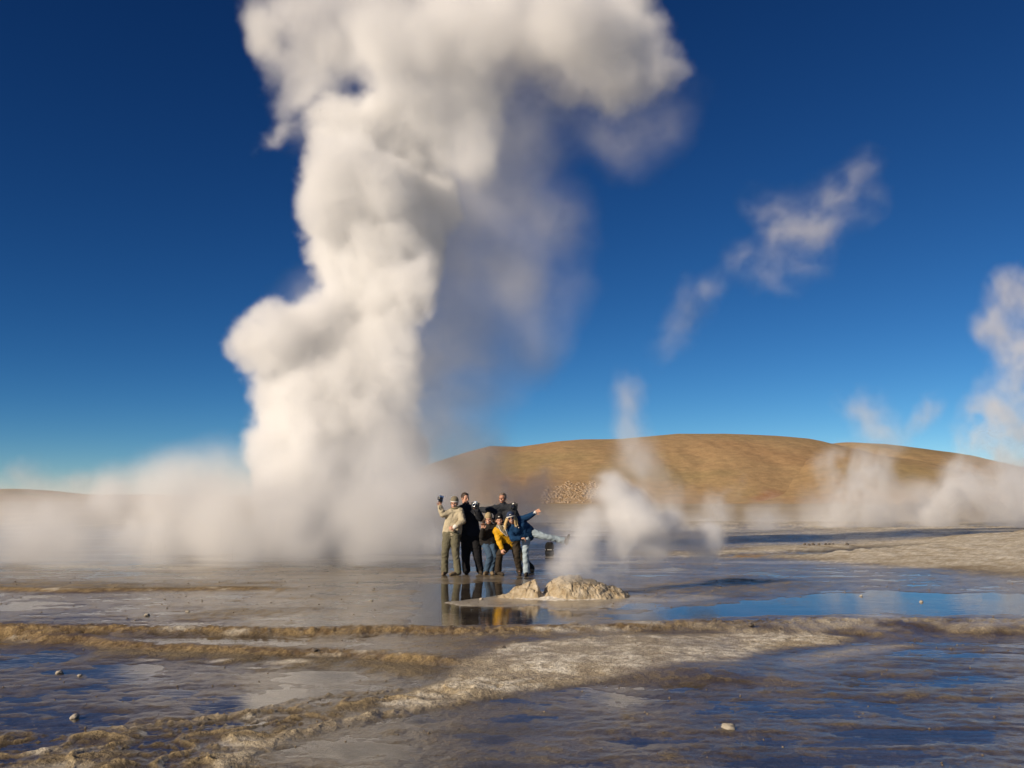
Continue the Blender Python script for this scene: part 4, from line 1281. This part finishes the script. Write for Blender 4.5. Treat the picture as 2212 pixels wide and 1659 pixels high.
def steam(name, label, puffs, voxel, density, *, soft_puffs=(), edge=0.25, warp=(0.5, 0.35, 0.15, 1.2), billow=(0.5, 0.7), torn=(1.0, 0.6), k=0.3,
          soft_edge=1.5, soft_gain=0.2, erode=(0.42, 0.66), erode_scale=0.5, core_var=0.5, aniso=0.0, pad=0.6, seed=0.0, floor=None, cat='steam', step=0.0, rise=1.0):
    """A cloud of steam: puffs (centre, radius) melt together, are warped by turbulence and filled into a voxel grid."""
    allp = list(puffs) + list(soft_puffs)
    lo = [min(c[i] - r for c, r in allp) - pad for i in range(3)]
    hi = [max(c[i] + r for c, r in allp) + pad for i in range(3)]
    if floor is not None:
        lo[2] = max(lo[2], floor)
    nt = bpy.data.node_groups.new(name, 'GeometryNodeTree')
    nt.interface.new_socket('Geometry', in_out='OUTPUT', socket_type='NodeSocketGeometry')
    nt.interface.new_socket('Geometry', in_out='INPUT', socket_type='NodeSocketGeometry')
    F = Field(nt)
    out = F.node('NodeGroupOutput')
    pos = F.node('GeometryNodeInputPosition').outputs[0]
    q = F.v('ADD', F.v('MULTIPLY', pos, (1.0, 1.0, rise)), (seed, seed * 1.7, seed * 0.3))
    a1, s1, a2, s2 = warp
    n1 = F.v('SCALE', F.v('SUBTRACT', F.noise(q, s1, 0.0, color=True), (0.5, 0.5, 0.5)), a1 * 2)
    n2 = F.v('SCALE', F.v('SUBTRACT', F.noise(q, s2, 2.0, 0.6, color=True), (0.5, 0.5, 0.5)), a2 * 2)
    pw = F.v('ADD', pos, F.v('ADD', n1, n2))
    qw = F.v('ADD', q, F.v('ADD', n2, F.v('SCALE', n1, 0.5)))
    dens = None
    if puffs:
        d = F.spheres(pw, puffs, k)
        b1, bs = billow
        d = F.m('MULTIPLY_ADD', F.voronoi(qw, bs), b1, d)
        d = F.m('MULTIPLY_ADD', F.voronoi(qw, bs * 2.4), b1 * 0.35, d)
        d = F.m('MULTIPLY_ADD', F.noise(qw, torn[1], 6.0, 0.70), torn[0], d)
        d = F.m('SUBTRACT', d, b1 * 0.5 + torn[0] * 0.5)
        dens = F.ramp(F.m('MULTIPLY', d, -1.0), 0.0, edge)
        if core_var:
            var = F.ramp(F.noise(qw, bs * 0.8, 1.0), 0.35, 0.65)
            dens = F.m('MULTIPLY', dens, F.m('MULTIPLY_ADD', var, core_var, 1.0 - core_var))
    if soft_puffs:
        ds = F.spheres(pw, soft_puffs, k)
        soft = F.ramp(F.m('MULTIPLY', ds, -1.0), -0.2 * soft_edge, soft_edge)
        er = F.ramp(F.noise(qw, erode_scale, 5.0, 0.60), *erode)
        soft = F.m('MULTIPLY', F.m('MULTIPLY', soft, er), soft_gain)
        dens = soft if dens is None else F.m('MAXIMUM', dens, soft)
    vc = F.node('GeometryNodeVolumeCube')
    F.put(vc.inputs['Density'], dens)
    vc.inputs['Min'].default_value = lo
    vc.inputs['Max'].default_value = hi
    res = [max(8, int((hi[i] - lo[i]) / voxel)) for i in range(3)]
    for i, ax in enumerate('XYZ'):
        vc.inputs['Resolution ' + ax].default_value = res[i]
    sm = F.node('GeometryNodeSetMaterial')
    mat = steam_material(name + '_material', density, aniso)
    sm.inputs['Material'].default_value = mat
    nt.links.new(vc.outputs[0], sm.inputs[0])
    nt.links.new(sm.outputs[0], out.inputs[0])
    vol = bpy.data.volumes.new(name)
    vol.materials.append(mat)
    vol.render.step_size = step
    ob = bpy.data.objects.new(name, vol)
    COL.objects.link(ob)
    md = ob.modifiers.new('steam', 'NODES')
    md.node_group = nt
    tag(ob, label, cat, kind='stuff')
    print('steam', name, res, res[0] * res[1] * res[2] / 1e6, 'M voxels')
    return ob

rnd = random.Random(4)
def puffs_at(rows, Y, dy=0.0):
    """rows of (px, py, radius in px[, depth offset]) at about Y metres."""
    o = []
    for r in rows:
        y = Y + (r[3] if len(r) > 3 else rnd.uniform(-dy, dy))
        c = at(r[0], r[1], y)
        o.append((tuple(c), r[2] * y / F_PIX))
    return o

COLUMN = [(690, 1190, 130), (640, 1100, 105), (600, 1010, 78), (690, 1010, 110), (578, 965, 50), (650, 940, 95), (760, 1080, 115), (850, 1180, 95),
    (650, 870, 100), (730, 880, 120), (570, 845, 68), (540, 770, 78), (575, 695, 68), (640, 715, 76), (705, 700, 56), (515, 745, 52),
    (660, 800, 120), (760, 800, 115), (810, 690, 100), (850, 790, 95), (830, 900, 100), (840, 1000, 100),
    (780, 620, 100), (745, 560, 104), (730, 490, 94), (740, 410, 98), (745, 320, 88), (745, 275, 50), (805, 320, 85), (830, 430, 100), (870, 540, 110), (870, 640, 95),
    (900, 350, 95), (930, 440, 90)]
CROWN = [(560, 60, 66), (590, 20, 80), (610, 110, 60), (670, 120, 84), (740, 100, 100), (830, 110, 115), (930, 100, 125), (1030, 110, 120), (1130, 100, 120), (1230, 120, 105),
    (1320, 140, 95), (1390, 150, 80), (1430, 120, 52), (1350, 70, 100), (1250, 40, 120), (1120, 10, 120), (960, 0, 120), (800, 10, 120), (690, 20, 105), (1390, 10, 85),
    (640, 195, 60), (670, 165, 70), (618, 245, 44), (590, 280, 36), (560, 305, 24), (1290, 200, 60), (1210, 190, 70), (1100, 210, 80), (940, 250, 105), (1000, 240, 105), (880, 230, 85), (980, 330, 90)]
COLUMN_SOFT = [(930, 540, 165), (970, 680, 150), (950, 800, 140), (920, 900, 130), (1080, 560, 125), (1140, 620, 105), (1000, 430, 150), (1090, 400, 130), (920, 1000, 120),
    (1190, 480, 115), (990, 960, 110), (1100, 720, 105), (1180, 750, 85), (700, 620, 70), (640, 645, 50), (940, 1060, 105), (1040, 300, 140), (900, 1140, 100), (1230, 620, 70), (1040, 860, 100), (1030, 1000, 90), (1100, 640, 110), (900, 820, 160), (920, 950, 150), (1000, 760, 130), (960, 1080, 110)]
CROWN_SOFT = [(1080, 290, 130), (1200, 290, 115), (1330, 270, 115), (1430, 250, 90), (680, 250, 80), (820, 240, 80), (1480, 190, 50)]
BANK = [(480, 1045, 90), (430, 1090, 120), (345, 1065, 90), (250, 1095, 95), (150, 1150, 95), (50, 1170, 100), (-60, 1180, 100), (540, 1130, 130), (300, 1170, 120), (650, 1180, 130),
    (780, 1170, 130), (870, 1100, 115), (850, 1010, 110), (910, 1180, 85), (420, 1190, 125), (180, 1205, 100), (560, 1205, 120), (720, 1215, 110), (60, 1225, 70), (330, 1228, 80), (480, 1232, 80), (640, 1236, 80), (800, 1232, 80), (-150, 1170, 110), (20, 1130, 90), (-90, 1210, 90), (110, 1110, 80), (760, 1070, 120, -4), (690, 1120, 120, -4), (830, 1130, 110, -4)]
PL = dict(billow=(0.34, 0.8), torn=(2.0, 0.42), warp=(0.9, 0.28, 0.42, 0.95), core_var=0.3, k=1.25)
sc_ = steam('steam_column', 'tall billowing white steam column rising from the main geyser', puffs_at(COLUMN, 30, 1.2), 0.068, 2.5,
      soft_puffs=puffs_at(COLUMN_SOFT, 30.8, 1.3), edge=0.5, floor=-0.05, soft_gain=0.21, soft_edge=2.0, erode=(0.22, 0.64), erode_scale=0.4, **PL)
cr_ = steam('steam_crown', None, puffs_at(CROWN, 30, 1.2), 0.076, 1.7,
      soft_puffs=puffs_at(CROWN_SOFT, 30.8, 1.3), edge=0.9, soft_gain=0.28, soft_edge=1.7, erode=(0.32, 0.68), erode_scale=0.4, seed=7, cat=None, **PL)
cr_.parent = sc_
steam('steam_bank', 'low beige bank of ground steam spreading left of the main geyser', (), 0.11, 2.6,
      soft_puffs=puffs_at(BANK, 27, 3.0), soft_edge=1.6, soft_gain=1.0, erode=(0.29, 0.72), erode_scale=0.5, floor=-0.05, seed=3)
MOUND = [(1176, 1250, 20, 0), (1183, 1232, 26, 0), (1210, 1212, 38, .2), (1245, 1190, 44, .5), (1290, 1160, 55, .9), (1345, 1175, 60, 1.3), (1290, 1205, 45, .7), (1370, 1110, 70, 1.7), (1430, 1150, 65, 2.1), (1240, 1228, 26, .4), (1340, 1222, 40, 1.1),
    (1320, 1060, 50, 1.7), (1500, 1180, 50, 2.6), (1420, 1205, 45, 1.8)]
steam('mound_steam', 'pale steam drifting right from the vent of the small geyser mound', (), 0.045, 9.0, step=0.03,
      soft_puffs=puffs_at(MOUND, 16.3), soft_edge=0.28, soft_gain=1.0, erode=(0.36, 0.72), erode_scale=1.1, warp=(0.35, 0.8, 0.15, 2.4), k=0.15, pad=0.3, floor=0.0, seed=11)
FAR = dict(rise=0.75, k=0.8, pad=0.8, floor=-0.05, soft_edge=1.6, soft_gain=1.0, erode=(0.40, 0.70), erode_scale=0.5, warp=(1.6, 0.16, 0.9, 0.5))
steam('fumarole_steam', 'thin upright plume of steam crossing the crest of the hill', (), 0.11, 1.2, seed=21, **{**FAR, 'erode_scale': 0.4},
      soft_puffs=puffs_at([(1450, 1185, 40), (1430, 1130, 55), (1400, 1070, 60), (1375, 1005, 60), (1362, 945, 52), (1365, 885, 46), (1375, 842, 34), (1330, 1090, 60), (1300, 1130, 60), (1230, 1130, 50)], 46, 1.0))
steam('fumarole_steam', 'low ragged steam in front of the middle of the hill', (), 0.11, 1.7, seed=25, **FAR,
      soft_puffs=puffs_at([(1560, 1150, 60), (1590, 1095, 55), (1520, 1175, 50), (1640, 1140, 65), (1700, 1155, 65), (1670, 1110, 50), (1600, 1050, 40), (1250, 1150, 55), (1330, 1165, 60), (1430, 1160, 60), (1480, 1190, 50), (1380, 1190, 50), (1280, 1185, 50)], 52, 2.0))
steam('fumarole_steam', 'wide curling steam cloud in front of the right half of the hill', (), 0.12, 1.1, seed=29, **FAR,
      soft_puffs=puffs_at([(1770, 1150, 60), (1790, 1095, 75), (1800, 1040, 62), (1850, 1055, 80), (1850, 1130, 80), (1925, 1085, 65), (1740, 1165, 60), (1930, 1140, 70), (1990, 1145, 70), (1760, 1010, 40), (1900, 1020, 50)], 58, 2.5))
steam('fumarole_steam', 'grey steam bank at the right edge under the tall plume', (), 0.12, 1.2, seed=33, **FAR,
      soft_puffs=puffs_at([(2000, 1130, 75), (2060, 1085, 80), (2075, 1020, 50), (2130, 1080, 90), (2120, 1140, 70), (2200, 1100, 90), (2190, 1155, 60), (2260, 1120, 90)], 60, 2.5))
steam('fumarole_steam', 'tall soft plume of steam climbing along the right edge', (), 0.14, 0.85, seed=37, **FAR,
      soft_puffs=puffs_at([(2195, 670, 80), (2150, 700, 55), (2205, 760, 85), (2190, 840, 85), (2175, 905, 92), (2120, 960, 60), (2205, 970, 85), (2215, 1040, 85), (1885, 885, 55), (1915, 925, 50), (1850, 850, 34), (1940, 945, 40), (2000, 900, 40)], 62, 2.5))
steam('ground_mist', 'thin mist creeping over the flat at the foot of the hill', (), 0.2, 0.30, seed=53, **{**FAR, 'erode': (0.30, 0.70), 'erode_scale': 0.25},
      soft_puffs=puffs_at([(1180, 1160, 60), (1280, 1150, 70), (1400, 1150, 70), (1520, 1145, 70), (1640, 1140, 75), (1760, 1130, 80), (1880, 1120, 85), (2000, 1115, 90), (2120, 1110, 95), (2240, 1105, 100)], 72, 3.0))
steam('steam_wisp', 'torn wisp of steam drifting alone in the blue sky at right', (), 0.10, 0.45, seed=41, **{**FAR, 'floor': None, 'rise': 1.0, 'erode': (0.38, 0.70), 'erode_scale': 0.7, 'soft_edge': 1.5},
      soft_puffs=puffs_at([(1740, 480, 105), (1810, 410, 80), (1690, 590, 75), (1655, 430, 60), (1480, 705, 62), (1540, 650, 55), (1455, 735, 45), (1475, 630, 40), (1615, 570, 60), (1860, 370, 55), (1880, 470, 50), (1760, 560, 60)], 44, 1.5))
steam('steam_veil', 'faint veil of steam hanging behind the group of friends', (), 0.12, 1.2, seed=45, **{**FAR, 'soft_edge': 1.2},
      soft_puffs=puffs_at([(1130, 1020, 70), (1060, 1050, 55), (1200, 1000, 60), (1190, 1065, 60), (1020, 1100, 65), (960, 1140, 70), (1100, 1100, 60), (940, 1060, 60)], 36, 1.2))
steam('fumarole_steam', 'small grey plumes of steam near the far left edge', (), 0.16, 0.55, seed=49, **{**FAR, 'soft_edge': 1.1, 'erode_scale': 0.5},
      soft_puffs=puffs_at([(62, 1118, 26), (60, 1080, 30), (68, 1040, 30), (58, 1010, 34), (150, 1045, 38), (180, 1085, 40), (300, 1060, 50)], 62, 1.0))
